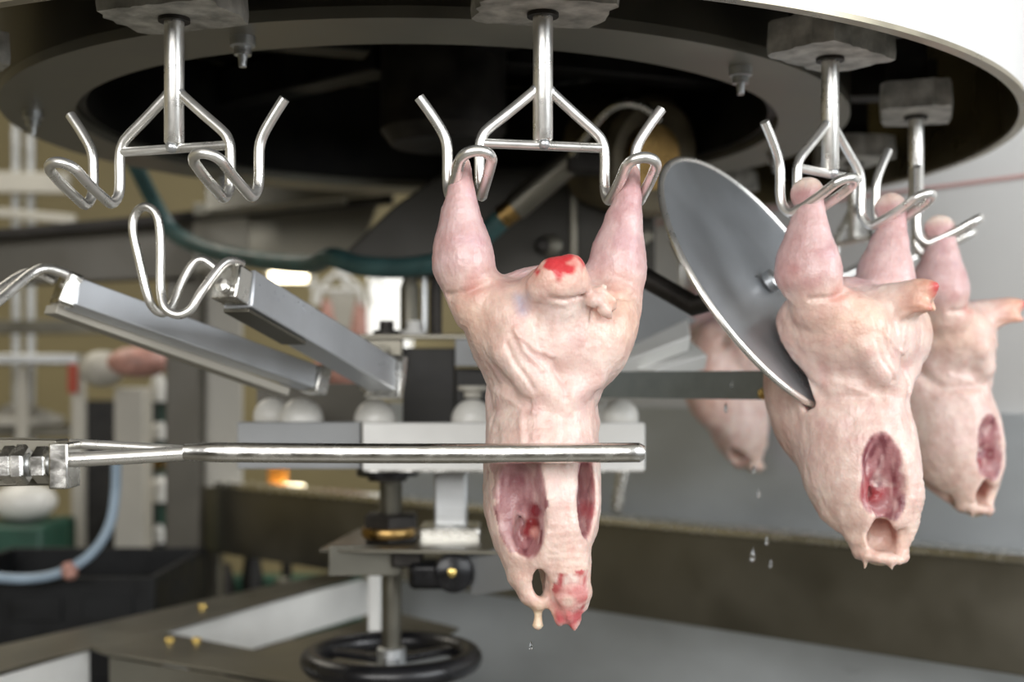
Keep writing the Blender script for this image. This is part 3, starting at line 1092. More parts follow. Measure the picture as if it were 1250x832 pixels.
for px, w, r in ((12, .012, .0155), (27, .011, .0165), (52, .013, .0150)):
    MB().lathe([(r * .86, -w / 2), (r, -w / 2 + .002), (r, w / 2 - .002), (r * .86, w / 2)], W(px, 567, D0), (1, 0, .02), 6).build('hex_nut', 'steel', rod_)
sp_ = W(-150, 572, D0)
MB().bar((sp_.x, sp_.y, 0), (sp_.x, sp_.y, sp_.z + .03), .04, .04, up=(0, 1, 0)).build('support_post', 'steel_taupe_reflect', gb, .002)
MB().bar(W(-40, 541, D0 + .05), W(76, 543, D0 + .05), .03, .010).build('back_plate', 'steel_taupe_reflect', gb, .001)
MB().bar(W(-40, 588, D0 + .04), W(70, 586, D0 + .04), .03, .006).build('lower_plate', 'steel_taupe_reflect', gb, .001)

# ================================================================ radial arms with bent wires
def droplets(root, p0, p1, s, u, w, h, n, seed):
    """water beads on the top of an arm"""
    r = random.Random(seed)
    m = MB()
    for k in range(n):
        t = r.random()
        p = p0 + (p1 - p0) * t + s * (r.random() - .5) * w * .85 + u * (h / 2)
        q = r.uniform(.0007, .0021)
        m.ball(p, q, 8, 5)
    for k in range(n):
        t = r.random()
        p = p0 + (p1 - p0) * t - s * (w / 2) * SGN + u * (r.random() - .5) * h * .8
        q = r.uniform(.0005, .0014)
        m.ball(p, q, 8, 5)
    o = m.build('water_beads', 'water', root)
    o['kind'] = 'stuff'


SGN = -1
armA = thing('lever_arm', W(230, 445, 1.42), 'wet flat steel arm ending in a curved wire, sloping under the empty shackle', 'machine arm', 'radial steel arms')
a0, a1 = W(88, 358, 1.30), W(378, 461, 1.52)
MB().bar(a0, a1, .026, .030, up=(0, .25, 1)).build('arm', 'arm_steel', armA, .0015)
dirA = (a1 - a0).normalized()
sA = dirA.cross(Vector((0, 0, 1))).normalized()
uA = sA.cross(dirA)
MB().bar(a1 + dirA * .001, a1 + dirA * .018, .036, .034).build('end_cap', 'steel', armA, .001)
MB().bar(W(62, 377, 1.315), W(345, 478, 1.52), .03, .010).build('lower_flange', 'beige_paint', armA, .001, label='pale beige lower strip')
MB().bar(W(72, 350, 1.30), W(92, 358, 1.31), .036, .036).build('wire_holder', 'steel', armA, .003)
MB().tube(smooth([W(-45, 400, 1.20), W(0, 366, 1.24), W(36, 336, 1.27), W(54, 328, 1.28), W(72, 331, 1.29), W(100, 343, 1.30)], 8), .0052, 14).build('bent_wire', 'steel_wire', armA)
MB().tube(smooth([W(-45, 382, 1.24), W(-5, 356, 1.27), W(22, 338, 1.29), W(40, 333, 1.30), W(66, 343, 1.31)], 8), .0046, 14).build('bent_wire', 'steel_wire', armA)
droplets(armA, a0, a1, sA, uA, .022, .030, 55, 3)

armB = thing('lever_arm', W(380, 430, 1.42), 'wet square steel arm with block end holding a double hairpin wire', 'machine arm', 'radial steel arms')
b0, b1 = W(292, 353, 1.26), W(468, 458, 1.575)
MB().bar(b0, b1, .034, .040, w1=.036, h1=.042, up=(0, .22, 1)).build('arm', 'arm_steel', armB, .002)
dirB = (b1 - b0).normalized()
sB = dirB.cross(Vector((0, 0, 1))).normalized()
uB = sB.cross(dirB)
MB().bar(b0 - dirB * .026, b0 - dirB * .001, .030, .036).build('end_block', 'steel', armB, .002)
MB().bar(b1 + dirB * .001, b1 + dirB * .014, .050, .056).build('end_cap', 'steel', armB, .001)
MB().lathe([(0, 0), (.007, 0), (.007, .006), (0, .008)], b0 - dirB * .027 - uB * .006, -dirB, 14).build('set_screw', 'steel_wire', armB)
MB().bar(b0 - uB * .0225 + dirB * .0, b0 - uB * .0225 + dirB * .12, .03, .004).build('under_plate', 'steel_dark', armB, .0005)
wp = [W(296, 322, 1.245), W(284, 318, 1.235), W(270, 324, 1.225), W(246, 356, 1.21), W(232, 378, 1.205), W(216, 384, 1.205), W(201, 375, 1.205), W(196, 350, 1.21), W(196, 310, 1.21), W(195, 280, 1.21),
      W(190, 260, 1.21), W(178, 252, 1.212), W(166, 260, 1.215), W(162, 280, 1.215), W(170, 318, 1.215), W(179, 356, 1.215), W(186, 374, 1.218), W(198, 382, 1.225), W(210, 372, 1.235), W(222, 344, 1.245), W(236, 322, 1.25), W(248, 317, 1.25), W(262, 326, 1.25)]
MB().tube(smooth(wp, 6), .0044, 12).build('hairpin_wire', 'steel_wire', armB)
droplets(armB, b0, b1, sB, uB, .034, .040, 60, 5)

# ================================================================ centre: guide plate with white domes
gp = thing('dome_plate', W(540, 572, 1.64), 'white guide plate behind the rail with a row of white domes on top', 'guide plate')
G = 1.62
MB().box((W(615, 0, G).x, G - .012, W(0, 543.5, G).z), (340 / F * G, .022, 57 / F * G)).build('white_plate', 'white_plastic', gp, .002)
MB().box((W(365, 0, G).x, G + .012, W(0, 543.5, G).z), (150 / F * G, .03, 57 / F * G)).build('dim_lit_plate', 'grey_paint', gp, .001)  # differently lit part of the plate; the dimmer light is painted grey
MB().box((W(438, 0, G).x - .001, G + .02, W(0, 541, G).z), (20 / F * G, .012, 50 / F * G)).build('joint_plate', 'steel_taupe_reflect', gp, .001)
MB().box((W(615, 0, G).x, G - .022, W(0, 572.5, G).z), (336 / F * G, .03, 2.2 / F * G)).build('lower_edge', 'steel', gp)
MB().box((W(360, 0, G).x, G + .17, W(0, 495, G + .17).z), (142 / F * (G + .17), .01, 54 / F * (G + .17))).build('dark_backing', 'beam_dark', gp)
for px, py, r in ((332, 508, 24), (368, 512, 28), (458, 513, 27), (577, 513, 27), (737, 510, 21), (757, 509, 23)):
    c = W(px, py, G + (.085 if px in (332, 737) else .040))
    R = r / F * G
    MB().ball(c, R, 24, 14, (1, .8, 1.0)).build('dome', 'white_dome', gp)
for px in (458, 577):
    MB().lathe([(0, 0), (.012, 0), (.012, .008), (.02, .010), (.02, .016), (0, .016)], W(px, 485, G + .040), seg=16).build('dome_cap', 'beige_paint', gp)

# ---- cross member with bolts above the domes
cm = thing('cross_member', W(515, 445, 1.78), 'dark bolted steel cross member above the white domes', 'machine frame')
C1 = 1.80
for (x0, x1, y0, y1, m_, dd) in ((425, 492, 413, 447, 'steel_taupe_reflect', 0), (492, 556, 424, 520, 'steel_black', .03), (556, 606, 413, 447, 'grey_paint', -.01), (425, 640, 408, 414, 'steel_taupe_reflect', -.012), (556, 640, 449, 500, 'steel_black', .02)):
    p = W((x0 + x1) / 2, (y0 + y1) / 2, C1 + dd)
    MB().box(p, ((x1 - x0) / F * C1, .03, (y1 - y0) / F * C1)).build('plate', m_, cm, .0015)
for px, py in ((466, 430), (587, 430), (447, 428)):
    MB().lathe([(.004, 0), (.0115, 0), (.0115, .006), (.008, .007), (.004, .007)], W(px, py, C1 - .027), (0, -1, 0), 16).build('bolt', 'steel_dark', cm)
for px in (472, 505):
    MB().lathe([(.02, 0), (.02, .006), (.011, .007), (.011, .02), (0, .02)], W(px, 408, C1), seg=14).build('top_bolt', 'iron_dark' if px == 472 else 'white_plastic', cm)
for (x0, x1, y0, y1, m_) in ((488, 512, 340, 408, 'steel_dark'), (513, 523, 350, 408, 'steel_satin'), (524, 540, 335, 408, 'iron_dark')):
    p = W((x0 + x1) / 2, (y0 + y1) / 2, C1 + .05)
    MB().lathe([(0, 0), ((x1 - x0) / 2 / F * C1, 0), ((x1 - x0) / 2 / F * C1, .07), ((x1 - x0) / 3 / F * C1, .085), (0, .085)], W((x0 + x1) / 2, 408, C1 + .05), seg=16).build('valve_body', m_, cm)

# ---- spindle with handwheel
SPD = 1.70
hw = thing('handwheel_spindle', W(478, 810, SPD), 'threaded vertical spindle with a black handwheel at its foot', 'handwheel')


def vcyl(px, y0, y1, rpx, d, seg=24):
    r = rpx / F * d
    p = W(px, y1, d)
    h = (y1 - y0) / F * d
    return MB().lathe([(0, 0), (r, 0), (r, h), (0, h)], p, seg=seg)


vcyl(477, 583, 640, 13.5, SPD).build('upper_spindle', 'steel_dark', hw)
vcyl(478, 700, 800, 12, SPD).build('lower_spindle', 'steel_dark', hw)
vcyl(473, 570, 580, 38, SPD).build('black_knob', 'black_plastic', hw)
vcyl(473, 580, 586, 24, SPD).build('knob_hub', 'iron_dark', hw)
sc = MB()
for k in range(20):
    sc.lathe([(13 / F * SPD, -.0012), (14.6 / F * SPD, 0), (13 / F * SPD, .0012)], W(477, 586 + k * 2.7, SPD), seg=20)
so_ = sc.build('screw_thread', 'steel_dark', hw)
so_['kind'] = 'stuff'
wc = W(478, 803, SPD)
prof = [(.110 + .0155 * math.cos(2 * math.pi * k / 14), .0155 * math.sin(2 * math.pi * k / 14)) for k in range(14)]
MB().lathe(prof, wc, seg=64, closed=True).build('wheel_rim', 'black_plastic', hw)
rim_ = hw.children[-1]
for k in range(3):
    a = math.radians(35 + 120 * k)
    MB().bar(wc + Vector((.018 * math.cos(a), .018 * math.sin(a), -.002)), wc + Vector((.104 * math.cos(a), .104 * math.sin(a), 0)), .020, .010).build('wheel_spoke', 'black_plastic', rim_, .002)
MB().lathe([(0, -.012), (.020, -.012), (.020, .014), (.016, .016), (0, .016)], wc, seg=20).build('wheel_hub', 'steel_satin', rim_)

# ---- column, bracket and clamp
cl = thing('machine_column', W(550, 640, 1.78), 'square steel column standing on a bracket behind the spindle', 'column')
MB().box((W(550, 0, 1.74).x, 1.76, (W(0, 574, 1.74).z + W(0, 642, 1.74).z) / 2), (40 / F * 1.74, .05, 68 / F * 1.74)).build('post', 'steel_satin', cl, .003)
MB().box((W(550, 0, 1.74).x, 1.755, W(0, 649, 1.74).z), (72 / F * 1.74, .085, 15 / F * 1.74)).build('foot_flange', 'steel', cl, .002)
br = thing('bracket', W(515, 690, 1.70), 'bent steel bracket carrying the column with a black clamp beneath', 'bracket')
zb = W(0, 662, 1.68).z
MB().prism([Vector((W(398, 0, 1.68).x, 1.62, zb)), Vector((W(622, 0, 1.68).x, 1.60, zb)), Vector((W(622, 0, 1.68).x + .01, 1.84, zb)), Vector((W(420, 0, 1.68).x, 1.84, zb))], (0, 0, -.005)).build('top_plate', 'steel_taupe_reflect', br, .001)
MB().bar(W(401, 684, 1.615), W(492, 684, 1.66), .004, .040).build('left_flange', 'steel_dark', br, .001)
MB().bar(W(572, 702, 1.635), W(624, 692, 1.59), .004, .056).build('right_flange', 'grey_paint', br, .001)
MB().lathe([(0, 0), (.036, 0), (.04, .004), (.04, .036), (.036, .04), (0, .04)], W(478, 661, SPD) + Vector((0, 0, .0005)), seg=6).build('nut', 'iron_dark', br)
MB().lathe([(.016, 0), (.036, 0), (.038, .003), (.038, .011), (.036, .014), (.016, .014)], W(475, 655, SPD - .01), seg=28).build('brass_collar', 'brass', br)
MB().box(W(528, 700, 1.66), (.062, .05, .036)).build('clamp', 'black_plastic', br, .008)
MB().lathe([(0, 0), (.024, 0), (.026, .004), (.026, .018), (.020, .022), (0, .022)], W(552, 697, 1.632), (.2, -1, 0), 20).build('clamp_knob', 'black_plastic', br)
MB().box(W(498, 680, 1.665), (.04, .04, .022)).build('clamp_lug', 'iron_dark', br, .003)
MB().lathe([(0, 0), (.006, 0), (.006, .006), (0, .008)], W(551, 698, 1.607), (.2, -1, 0), 6).build('clamp_screw', 'gold_bolt', br)

# ================================================================ frame of the machine
fr = thing('machine_frame', enc(1.0, .26, 0), 'steel frame beam coloured taupe for dark reflections, running behind the carcasses', 'frame')
zt, zbm = EYE - .262, EYE - .262 - .158
MB().bar(enc(-.2, .26, (zt + zbm) / 2), enc(LEN + .40, .26, (zt + zbm) / 2), .05, zt - zbm).build('lower_beam', 'steel_taupe_reflect', fr, .003)
MB().bar(enc(-.2, .265, zt + .007), enc(LEN + .40, .265, zt + .007), .062, .012).build('top_flange', 'steel', fr, .001, label='top flange with light put into its brighter colour')  # light on the top face is painted in with a brighter steel
for t in (.2, LEN + .35):
    MB().bar(enc(t, .255, 0), enc(t, .255, zbm - .001), .05, .05, up=(0, 1, 0)).build('leg', 'steel_taupe_reflect', fr, .002)

# left-hand window frame of the machine: post and its lit face
pf = fr
xl, xr = W(206, 0, 2.9).x, W(247, 0, 2.9).x
MB().box(((xl + xr) / 2, 2.9, (W(0, 330, 2.9).z) / 2), (xr - xl, .06, W(0, 330, 2.9).z)).build('post', 'beam_dark', pf, .003)
xl, xr = W(247, 0, 2.9).x, W(292, 0, 2.9).x
MB().box(((xl + xr) / 2 + .001, 2.93, (W(0, 275, 2.9).z + W(0, 595, 2.9).z) / 2), (xr - xl, .02, 320 / F * 2.9)).build('lit_post_face', 'beige_paint', pf, .002)  # lit face of the post, its light put into the pale colour
ub = thing('upper_beam', W(215, 345, 2.9), 'wide dark steel beam crossing behind the empty shackle', 'beam')
MB().prism([W(-60, 293, 2.82), W(236, 256, 2.82), W(236, 338, 2.82), W(-60, 350, 2.82)], (0, .06, 0)).build('web', 'beam_dark', ub, .003)
MB().prism([W(236, 262, 2.80), W(302, 256, 2.80), W(302, 322, 2.80), W(236, 330, 2.80)], (0, .02, 0)).build('pale_plate', 'beige_paint', ub, .001)
MB().prism([W(303, 258, 2.80), W(462, 246, 2.80), W(436, 314, 2.80), W(303, 320, 2.80)], (0, .03, 0)).build('taupe_plate', 'steel_taupe_reflect', ub, .001)
MB().bar(W(-60, 291, 2.78), W(480, 243, 2.72), .03, .022).build('dark_edge', 'iron_dark', ub, .002)
MB().bar(W(240, 258, 2.70), W(420, 240, 2.66), .05, .03).build('tube_rail', 'steel_taupe_reflect', ub, .004)
lw = thing('light_rail', W(400, 235, 2.55), 'pale horizontal steel rail with a bright end plate under the wheel', 'rail')
MB().prism([W(250, 222, 2.5), W(486, 205, 2.5), W(486, 233, 2.5), W(250, 258, 2.5)], (0, .04, 0)).build('rail', 'steel_taupe_reflect', lw, .002)
MB().box(W(463, 211, 2.48), (26 / F * 2.5, .01, 12 / F * 2.5)).build('bright_plate', 'white_plastic', lw, .001)
MB().lathe([(0, 0), (.008, 0), (.008, .006), (0, .006)], W(475, 222, 2.494), (0, -1, 0), 12).build('bolt', 'iron_dark', lw)

# dark housing under the wheel
HM = 'housing_dark'
hs = thing('gear_housing', W(600, 345, 2.05), 'dark steel gear housing behind the legs of the front carcass', 'housing')
HD = 2.05
MB().prism([W(410, 318, HD), W(480, 252, HD), W(548, 204, HD), W(800, 200, HD), (W(800, 0, HD).x, HD, W(0, 352, HD).z), W(600, 352, HD), W(560, 345, HD)], (0, .16, 0)).build('shell', HM, hs, .004)
MB().bar(W(700, 222, HD - .012), W(700, 322, HD - .012), .012, .02, up=(0, 1, 0)).build('rib', 'steel_taupe_reflect', hs, .002)
for px, py, r in ((672, 300, .020), (662, 300, .013)):
    MB().lathe([(0, 0), (r, 0), (r, .008), (r * .6, .012), (0, .012)], W(px, py, HD - .001 - (.0 if px > 670 else .012)), (0, -1, 0), 20).build('boss', 'iron_dark' if px < 670 else 'steel_dark', hs)
MB().bar(W(705, 345, HD - .02), W(795, 285, HD - .02), .02, .02).build('edge_bar', 'steel_taupe_reflect', hs, .003)

# pneumatic strut and arched tube
ps = thing('support_strut', W(600, 300, 1.9), 'grey diagonal strut with a teal hose end behind the crossbar', 'strut')
MB().tube([W(628, 254, 1.86), W(700, 192, 1.84)], .021, 18).build('cylinder', 'steel_taupe_reflect', ps)
MB().tube([W(612, 266, 1.865), W(628, 254, 1.86)], .018, 18).build('clamp_ring', 'brass', ps)
MB().tube(smooth([W(690, 200, 1.84), W(722, 158, 1.76), W(740, 136, 1.72), W(762, 126, 1.70), W(785, 130, 1.70), W(806, 146, 1.71)], 8), .0062, 12).build('arched_tube', 'steel', ps)
MB().box(W(716, 200, 1.84), (.06, .05, .03)).build('bracket', 'iron_dark', ps, .004)
th1 = tag(MB().tube(smooth([W(618, 262, 1.865), W(590, 288, 1.88), W(560, 312, 1.9), (W(500, 326, 1.93)), W(440, 324, 1.96), W(405, 314, 2.0), W(380, 322, 2.1), W(320, 318, 2.3), W(255, 305, 2.5), W(212, 284, 2.6), W(190, 250, 2.6), W(172, 215, 2.55), W(150, 170, 2.5), W(140, 130, 2.5)], 8), .0165, 16).build('hose', 'teal_rubber'), 'dark teal rubber hose sagging behind the arms', 'hose')
# gear motor behind the disc
mo = thing('gear_motor', W(800, 190, 1.95), 'brownish oily motor drum behind the polished disc', 'motor')
MB().lathe([(0, 0), (.085, 0), (.095, .01), (.095, .12), (.085, .13), (.0, .13)], W(800, 192, 1.93), (-.5, .7, .2), 32).build('drum', 'motor_paint', mo)
MB().lathe([(.03, 0), (.05, .0), (.05, .012), (.03, .012)], W(800, 192, 1.915), (-.5, .7, .2), 24).build('face_ring', 'brass', mo)
MB().bar(W(800, 192, 1.97) + Vector((0, 0, .06)), W(800, 150, 2.0) + Vector((0, 0, .09)), .05, .05, up=(0, 1, 0)).build('mount', 'iron_dark', mo, .004)

# flat bar and white slats left of the disc
fb = thing('flat_bar', W(840, 470, 1.48), 'flat grey steel bar ending behind the round disc', 'bar')
MB().bar(W(700, 469, 1.62), W(942, 470, 1.42), .008, .0335).build('bar', 'flat_bar', fb, .001)
MB().lathe([(0, 0), (.007, 0), (.007, .004), (0, .005)], W(931, 480, 1.418), (0, -1, 0), 6).build('bolt', 'gold_bolt', fb)
sg = thing('slide_chute', W(800, 452, 1.68), 'two white plastic slats slanting towards the edge of the round disc', 'chute')
for i, q in enumerate(([(745, 434), (840, 388), (843, 410), (745, 447)], [(750, 448), (842, 414), (864, 433), (800, 451)])):
    MB().prism([W(x, y, 1.62 + .02 * i + (.06 if j in (1, 2) else 0) + (.04 if j in (0, 1) else 0)) for j, (x, y) in enumerate(q)], (0, .02, -.02)).build('slat', 'white_plastic', sg, .002)
o = MB().prism([W(740, 350, 1.9), W(805, 350, 1.9), W(850, 392, 1.9), (W(740, 446, 1.9))], (0, .03, 0)).build('cover_sheet', 'grey_paint', None, .001)
tag(o, 'grey sheet metal cover above the white slats', 'cover')
o = MB().bar(W(772, 500, 2.13), W(752, 625, 2.13), .02, .02, up=(0, 1, 0)).build('drain_pipe', 'steel', None, .006)
tag(o, 'thin pale pipe slanting down in front of the steel sheet', 'pipe')

# ================================================================ lower frame, bottom left
lf = thing('base_frame', W(250, 800, 1.9), 'low steel base frame with a corner joint and brass bolts', 'frame')
z0 = EYE - .425


def flat(px, py, z):
    """point where the ray through a pixel meets the height z"""
    d = (EYE - z) * F / (py - HOR)
    return Vector(((px - 625) / F * d, d, z))


k1, k2, k3, k4 = flat(-60, 800, z0), flat(466, 684, z0), flat(466, 694, z0), flat(-60, 835, z0)
MB().prism([k1, k2, k3, flat(200, 770, z0), flat(110, 790, z0), k4], (0, 0, -.005)).build('top_flange', 'steel_taupe_reflect', lf, .001)
p0, p1 = flat(200, 768, z0 - .006), flat(470, 699, z0 - .006)
MB().bar(p0 + Vector((0, 0, -.040)), p1 + Vector((0, 0, -.040)), .006, .078).build('inner_web', 'white_plastic', lf, .001, label='inner web of the beam with light put into its pale colour')  # lit inner face of the beam, the light painted in as white
MB().prism([flat(200, 771, z0 - .0), flat(312, 793, z0), flat(480, 746, z0), flat(560, 766, z0), flat(420, 842, z0), flat(130, 796, z0), flat(112, 790, z0)], (0, 0, -.005)).build('corner_plate', 'steel_taupe_reflect', lf, .001)
MB().bar(flat(135, 800, z0 - .006) + Vector((0, 0, -.06)), flat(420, 850, z0 - .006) + Vector((0, 0, -.06)), .006, .118).build('front_web', 'steel_taupe_reflect', lf, .001)
MB().bar(flat(-60, 842, z0 - .006) + Vector((0, 0, -.06)), flat(108, 792, z0 - .006) + Vector((0, 0, -.06)), .006, .118).build('side_web', 'white_plastic', lf, .001)
MB().bar(flat(122, 796, z0 - .006) + Vector((0, 0, -.06)), flat(122, 796, z0 - .006) + Vector((0, 0, -.40)), .03, .03, up=(0, 1, 0)).build('leg', 'steel_satin', lf, .002)
for px, py in ((207, 783), (240, 783), (247, 742)):
    MB().lathe([(0, 0), (.008, 0), (.008, .004), (.004, .007), (0, .007)], flat(px, py, z0 + .0002), seg=12).build('bolt', 'gold_bolt', lf)
wpst = tag(MB().box((W(458, 0, 2.05).x, 2.05, (z0 + .001 + W(0, 697, 2.05).z) / 2), (15 / F * 2.05, .03, W(0, 697, 2.05).z - z0 - .002)).build('upright', 'white_plastic', None, .002), 'narrow white upright behind the spindle', 'post')

# ================================================================ background on the left
bt = thing('side_table', W(40, 445, 3.6) * 1 - Vector((0, 0, W(40, 445, 3.6).z)), 'grey steel side table in front of the yellow wall', 'table')
TD = 3.6
ztab = W(0, 438, TD).z
MB().box((W(-40, 0, TD).x, TD + .2, ztab), (300 / F * TD * .9, .42, .028)).build('table_top', 'steel_satin', bt, .003)
for px in (24, 92):
    MB().box((W(px, 0, TD).x, TD + .03, ztab / 2 - .01), (.035, .035, ztab - .032)).build('leg', 'beige_paint', bt, .003)
MB().box((W(-40, 0, TD).x, TD + .2, W(0, 528, TD).z), (290 / F * TD * .9, .36, .03)).build('shelf', 'steel_dark', bt, .003)
o = MB().lathe([(0, 0), (.13, 0), (.13, .02), (.05, .05), (.045, .06), (0, .06)], W(24, 517, TD + .14), seg=28).build('pedestal_base', 'beige_paint')
tag(o, 'pale round pedestal base on the shelf of the side table', 'base')
o = MB().box((W(163, 0, 3.2).x, 3.2, W(0, 560, 3.2).z / 2 + .42), (36 / F * 3.2, .08, .62 + W(0, 560, 3.2).z * 0)).build('pillar', 'beige_paint', None, .004)
tag(o, 'pale beige square pillar beside the dark frame post', 'pillar')
o = MB().box((W(120, 0, 3.5).x + .05, 3.7, .62), (.30, .10, 1.22)).build('dark_cabinet', 'steel_black', None, .004)
tag(o, 'dark cabinet standing behind the beige pillar', 'cabinet')
o = MB().ball(W(30, 612, 3.1), .079, 28, 16, (1, 1, .62)).build('white_bowl', 'white_dome')
tag(o, 'rounded white bowl under the clamp of the guide bar', 'bowl')
o = MB().box((W(30, 0, 3.1).x, 3.1, (W(0, 635, 3.1).z - .001) / 2), (.18, .24, W(0, 635, 3.1).z - .001)).build('bowl_stand', 'green_plastic', None, .01)
tag(o, 'dark green stand under the white bowl', 'stand')
o = MB().tube(smooth([W(142, 560, 2.38), W(141, 600, 2.38), W(134, 640, 2.37), W(112, 675, 2.36), W(75, 698, 2.36), W(30, 706, 2.36), (W(-30, 702, 2.36))], 8), .0095, 14).build('air_hose', 'blue_hose')
tag(o, 'pale blue flexible hose curving down in front of the black crate', 'hose')
o = MB().tube([W(82, 688, 2.35), W(88, 705, 2.34)], .011, 12).ball(W(85, 697, 2.35), .016, 12, 8).build('hose_clip', 'meat_far')
tag(o, 'small pinkish clip on the pale blue hose', 'clip')
# crate
crt = thing('crate', (W(100, 0, 2.5).x, 2.6, .0), 'black plastic crate lying open behind the base frame', 'crate')
cz = W(0, 702, 2.45).z
cxm, cw, cd, chh = W(85, 0, 2.6).x, .46, .42, .20
for sx_, sy_, wx, wy in ((0, -.5, cw, .015), (0, .5, cw, .015), (-.5, 0, .015, cd - .017), (.5, 0, .015, cd - .017)):
    MB().box((cxm + sx_ * (cw - .015), 2.64 + sy_ * (cd - .0), cz - chh / 2), (wx, wy, chh)).build('side_wall', 'crate_black', crt, .003)
wall_ = crt.children[0]
MB().box((cxm, 2.64, cz - chh - .008), (cw, cd, .015)).build('bottom', 'crate_black', crt)
MB().box((cxm, 2.64, (cz - chh - .017) / 2), (.4, .36, cz - chh - .017)).build('support', 'steel_black', crt)
for k in range(3):
    MB().box((cxm - .14 + .14 * k, 2.64 - cd / 2 - .010, cz - .06), (.10, .006, .05)).build('grip_rib', 'crate_black', wall_, .002)
# carcass pieces, bottles and plates, far away and blurred
for i, (px, py, d, r, sq) in enumerate(((170, 442, 3.0, .062, (1.25, 1, .62)), (125, 450, 3.1, .058, (1.0, .9, .8)))):
    m = MB().ball(W(px, py, d), r, 20, 12, sq)
    m.ball(W(px + 22, py - 2, d), r * .55, 14, 8, (1.2, 1, .7))
    o = m.build('meat_piece', 'meat_far' if i == 0 else 'beige_paint')
    tag(o, ('reddish carcass hanging out of focus below the flat arm' if i == 0 else 'pale carcass hanging out of focus beside the table leg'), 'meat')
o = MB().box(W(89, 462, 3.55), (.022, .03, .085)).build('red_tag', 'red_plastic', None, .004)
tag(o, 'red handle on the corner of the side table', 'handle')
for i, (px, y0, y1, w, m_, lab) in enumerate(((193, 455, 490, 18, 'white_dome', 'white bottle cap end above the dark bottle'), (194, 515, 536, 20, 'white_dome', 'white bottle between beige pillar and dark post'), (195, 580, 612, 20, 'white_dome', 'white jar low between pillar and post'), (194, 640, 662, 13, 'white_plastic', 'small white jar on the green ledge'))):
    r = w / 2 / F * 3.4
    p = W(px, y1, 3.4)
    hgt = (y1 - y0) / F * 3.4
    o = MB().lathe([(0, 0), (r, 0), (r, hgt * .75), (r * .6, hgt * .9), (r * .6, hgt), (0, hgt)], p, seg=18).build('bottle', m_)
    tag(o, lab, 'bottle')
rack = thing('bottle_rack', (W(196, 0, 3.42).x, 3.46, 0), 'dark rack with shelves behind the white bottles', 'rack')
for y in (491.5, 537.5, 613.5, 664):
    MB().box((W(194, 0, 3.4).x, 3.44, W(0, y, 3.4).z), (.075, .14, .006)).build('shelf', 'iron_dark', rack)
MB().box((W(196, 0, 3.4).x, 3.53, .62), (.085, .03, 1.24)).build('back_board', 'green_plastic', rack, .002)
MB().box(W(193, 566, 3.40), (.035, .03, .028)).build('brown_box', 'brass', rack, .003)
o = MB().box((W(215, 0, 3.6).x + .28, 3.72, .35), (.5, .10, .70)).build('green_bin', 'green_plastic', None, .01)
tag(o, 'dark green bin standing on the floor behind the frame beam', 'bin')
for px, w, hh, m_ in ((272, .08, .44, 'iron_dark'), (308, .06, .50, 'steel_black'), (344, .07, .40, 'steel_dark')):
    o = MB().lathe([(0, 0), (w / 2, 0), (w / 2, hh * .8), (w / 4, hh), (0, hh)], (W(px, 0, 3.3).x, 3.3, .36), seg=16).build('canister', m_)
    tag(o, {272: 'wide dark canister', 308: 'tall narrow black canister', 344: 'short greyish canister'}[px] + ' low behind the taupe frame beam', 'canister', 'dark canisters behind the beam')
o = MB().box((W(310, 0, 3.3).x, 3.35, .18), (.5, .3, .36)).build('canister_bench', 'steel_dark', None, .01)
tag(o, 'low dark bench under the canisters', 'bench')

# far line: lamp, window, second shackle with carcass legs
lm = thing('tube_lamp', W(352, 337, 5.2), 'glowing fluorescent tube lamp on the yellow wall', 'lamp')
MB().tube([W(331, 337, 5.2), W(374, 337, 5.2)], .024, 16).build('tube', 'lamp_glow', lm)
MB().bar(W(326, 331, 5.28), W(379, 331, 5.28), .06, .03).build('fixture', 'beige_paint', lm, .004)
MB().tube([W(352, 331, 5.28), (W(352, 331, 5.28).x, 5.28, 3.29)], .008, 8).build('hanger', 'iron_dark', lm)
ws = struct(MB().box(W(476, 376, 6.6), (52 / F * 6.6, .04, 110 / F * 6.6)).build('window_1', 'window_glow'), 'bright far window')
bl = thing('beacon_lamp', (W(345, 0, 3.6).x, 3.6, 0), 'small warm lamp with an amber body glimpsed under the grey plate', 'lamp')
MB().box(W(339, 581, 3.6), (.05, .05, .05)).build('amber_body', 'amber_plastic', bl, .006)
lz = W(350, 600, 3.6)
MB().lathe([(0, 0), (.055, 0), (.058, .01), (.05, .018), (0, .018)], lz, seg=20).build('lit_lens', 'lamp_glow', bl)
MB().lathe([(0, 0), (.06, 0), (.06, .02), (.015, .03), (.015, lz.z - .001), (0, lz.z - .001)], (lz.x, lz.y, 0), seg=16).build('stand', 'iron_dark', bl)


def far_shackle(px, d, label):
    r = thing('far_shackle', W(px, 345, d), label, 'shackle')
    t = .0095
    MB().tube(smooth([W(px - 36, 350, d), W(px - 30, 338, d), W(px - 32, 372, d)], 4), t * .7, 8).build('hook_wire', 'white_plastic', r)
    MB().tube(fillet([W(px - 26, 372, d), W(px - 24, 352, d), W(px, 330, d), W(px + 26, 352, d), W(px + 28, 372, d)], .02), t, 8).build('frame_wire', 'white_plastic', r)
    MB().tube([W(px - 24, 354, d), W(px + 26, 354, d)], t, 8).build('crossbar', 'white_plastic', r)
    MB().tube([W(px, 330, d), W(px + 10, 352, d)], t, 8).build('stem', 'white_plastic', r)
    MB().tube([W(px, 330, d), (W(px, 330, d).x, d, 3.295)], t, 8).build('hanger', 'white_plastic', r)
    MB().tube(smooth([W(px + 42, 375, d), W(px + 36, 350, d), W(px + 48, 338, d), W(px + 54, 352, d)], 4), t * .7, 8).build('hook_wire', 'white_plastic', r)
    return r


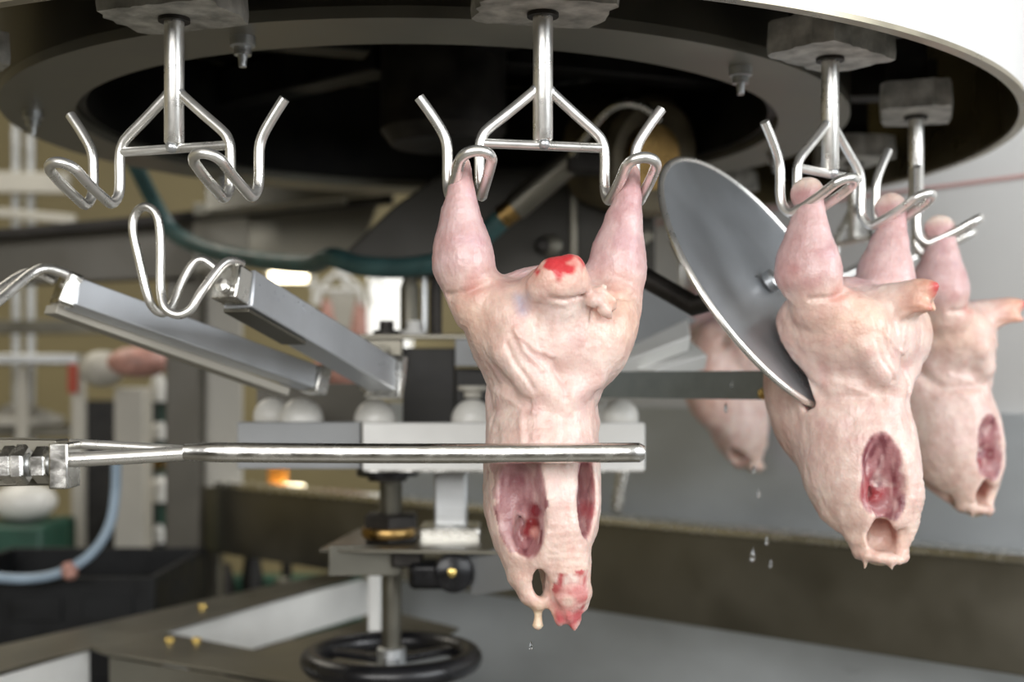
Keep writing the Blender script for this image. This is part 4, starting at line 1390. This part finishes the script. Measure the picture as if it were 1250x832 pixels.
far_shackle(414, 4.4, 'pale shackle far behind, in front of the bright window')
fc = thing('far_carcass', W(415, 440, 4.45), 'pink carcass legs hanging far behind from the pale shackle', 'chicken')
for s, px in ((-1, 398), (1, 440)):
    MB().tube(smooth([W(px, 366, 4.42), W(px - s * 1, 392, 4.42), W(px - s * 3, 430, 4.42)], 5), .03, 12, rs=list(np.linspace(.016, .042, 11))).build('leg', 'meat_far', fc)
MB().ball(W(416, 448, 4.45), .10, 20, 12, (1.0, .8, .9)).build('body', 'meat_far', fc)
wsq = tag(MB().box(W(418, 398, 4.75), (34 / F * 4.75, .03, 90 / F * 4.75)).build('pale_column', 'beige_paint', None, .004), 'pale column behind the far shackle', 'column')
# pale rails at the far left
rl = thing('far_rack', (W(30, 0, 4.2).x, 4.2, 0), 'pale steel rack of rails at the far left under the wheel', 'rack')
MB().bar(W(-60, 222, 4.2), W(84, 224, 4.2), .04, .07).build('rail', 'beige_paint', rl, .004)
MB().bar(W(-60, 254, 4.18), W(92, 268, 4.18), .03, .03).build('rail', 'beige_paint', rl, .004)
for px in (20, 38):
    MB().bar((W(px, 0, 4.25).x, 4.25, 0), W(px, 150, 4.25), .024, .024, up=(0, 1, 0)).build('post', 'steel_satin', rl, .003)
MB().bar(W(-60, 400, 4.25), W(150, 398, 4.25), .03, .05).build('rail', 'steel_dark', rl, .004)

# falling water
rw = random.Random(8)
dm = None
for px, py, s in ((919, 681, 1.0), (936, 662, .7), (941, 690, .6), (926, 604, .7), (920, 575, .6), (893, 470, .6), (886, 500, .7), (648, 790, .5)):
    d = 1.42 if px > 700 else 1.05
    q = .0036 * s
    if dm is None:
        m = MB().lathe([(0, -.004), (.0022, -.003), (.0032, 0), (.0024, .004), (.001, .008), (0, .010)], (0, 0, 0), seg=12)
        o = m.build('water_drop', 'water')
        dm = o
    else:
        o = dm.copy()
        COL.objects.link(o)
    o.location = W(px, py, d)
    o.scale = (s, s, s * 1.2)
    lab = 'tiny water drop falling under the carcass with the bloody tail end' if px < 700 else 'largest falling water drop in front of the taupe beam' if s == 1.0 else \
        'small falling water drop in front of the taupe beam' if py > 640 else 'small falling water drop in front of the steel sheet' if py > 520 else 'small water drop falling past the flat grey bar'
    tag(o, lab, 'water drop', 'falling water drops')
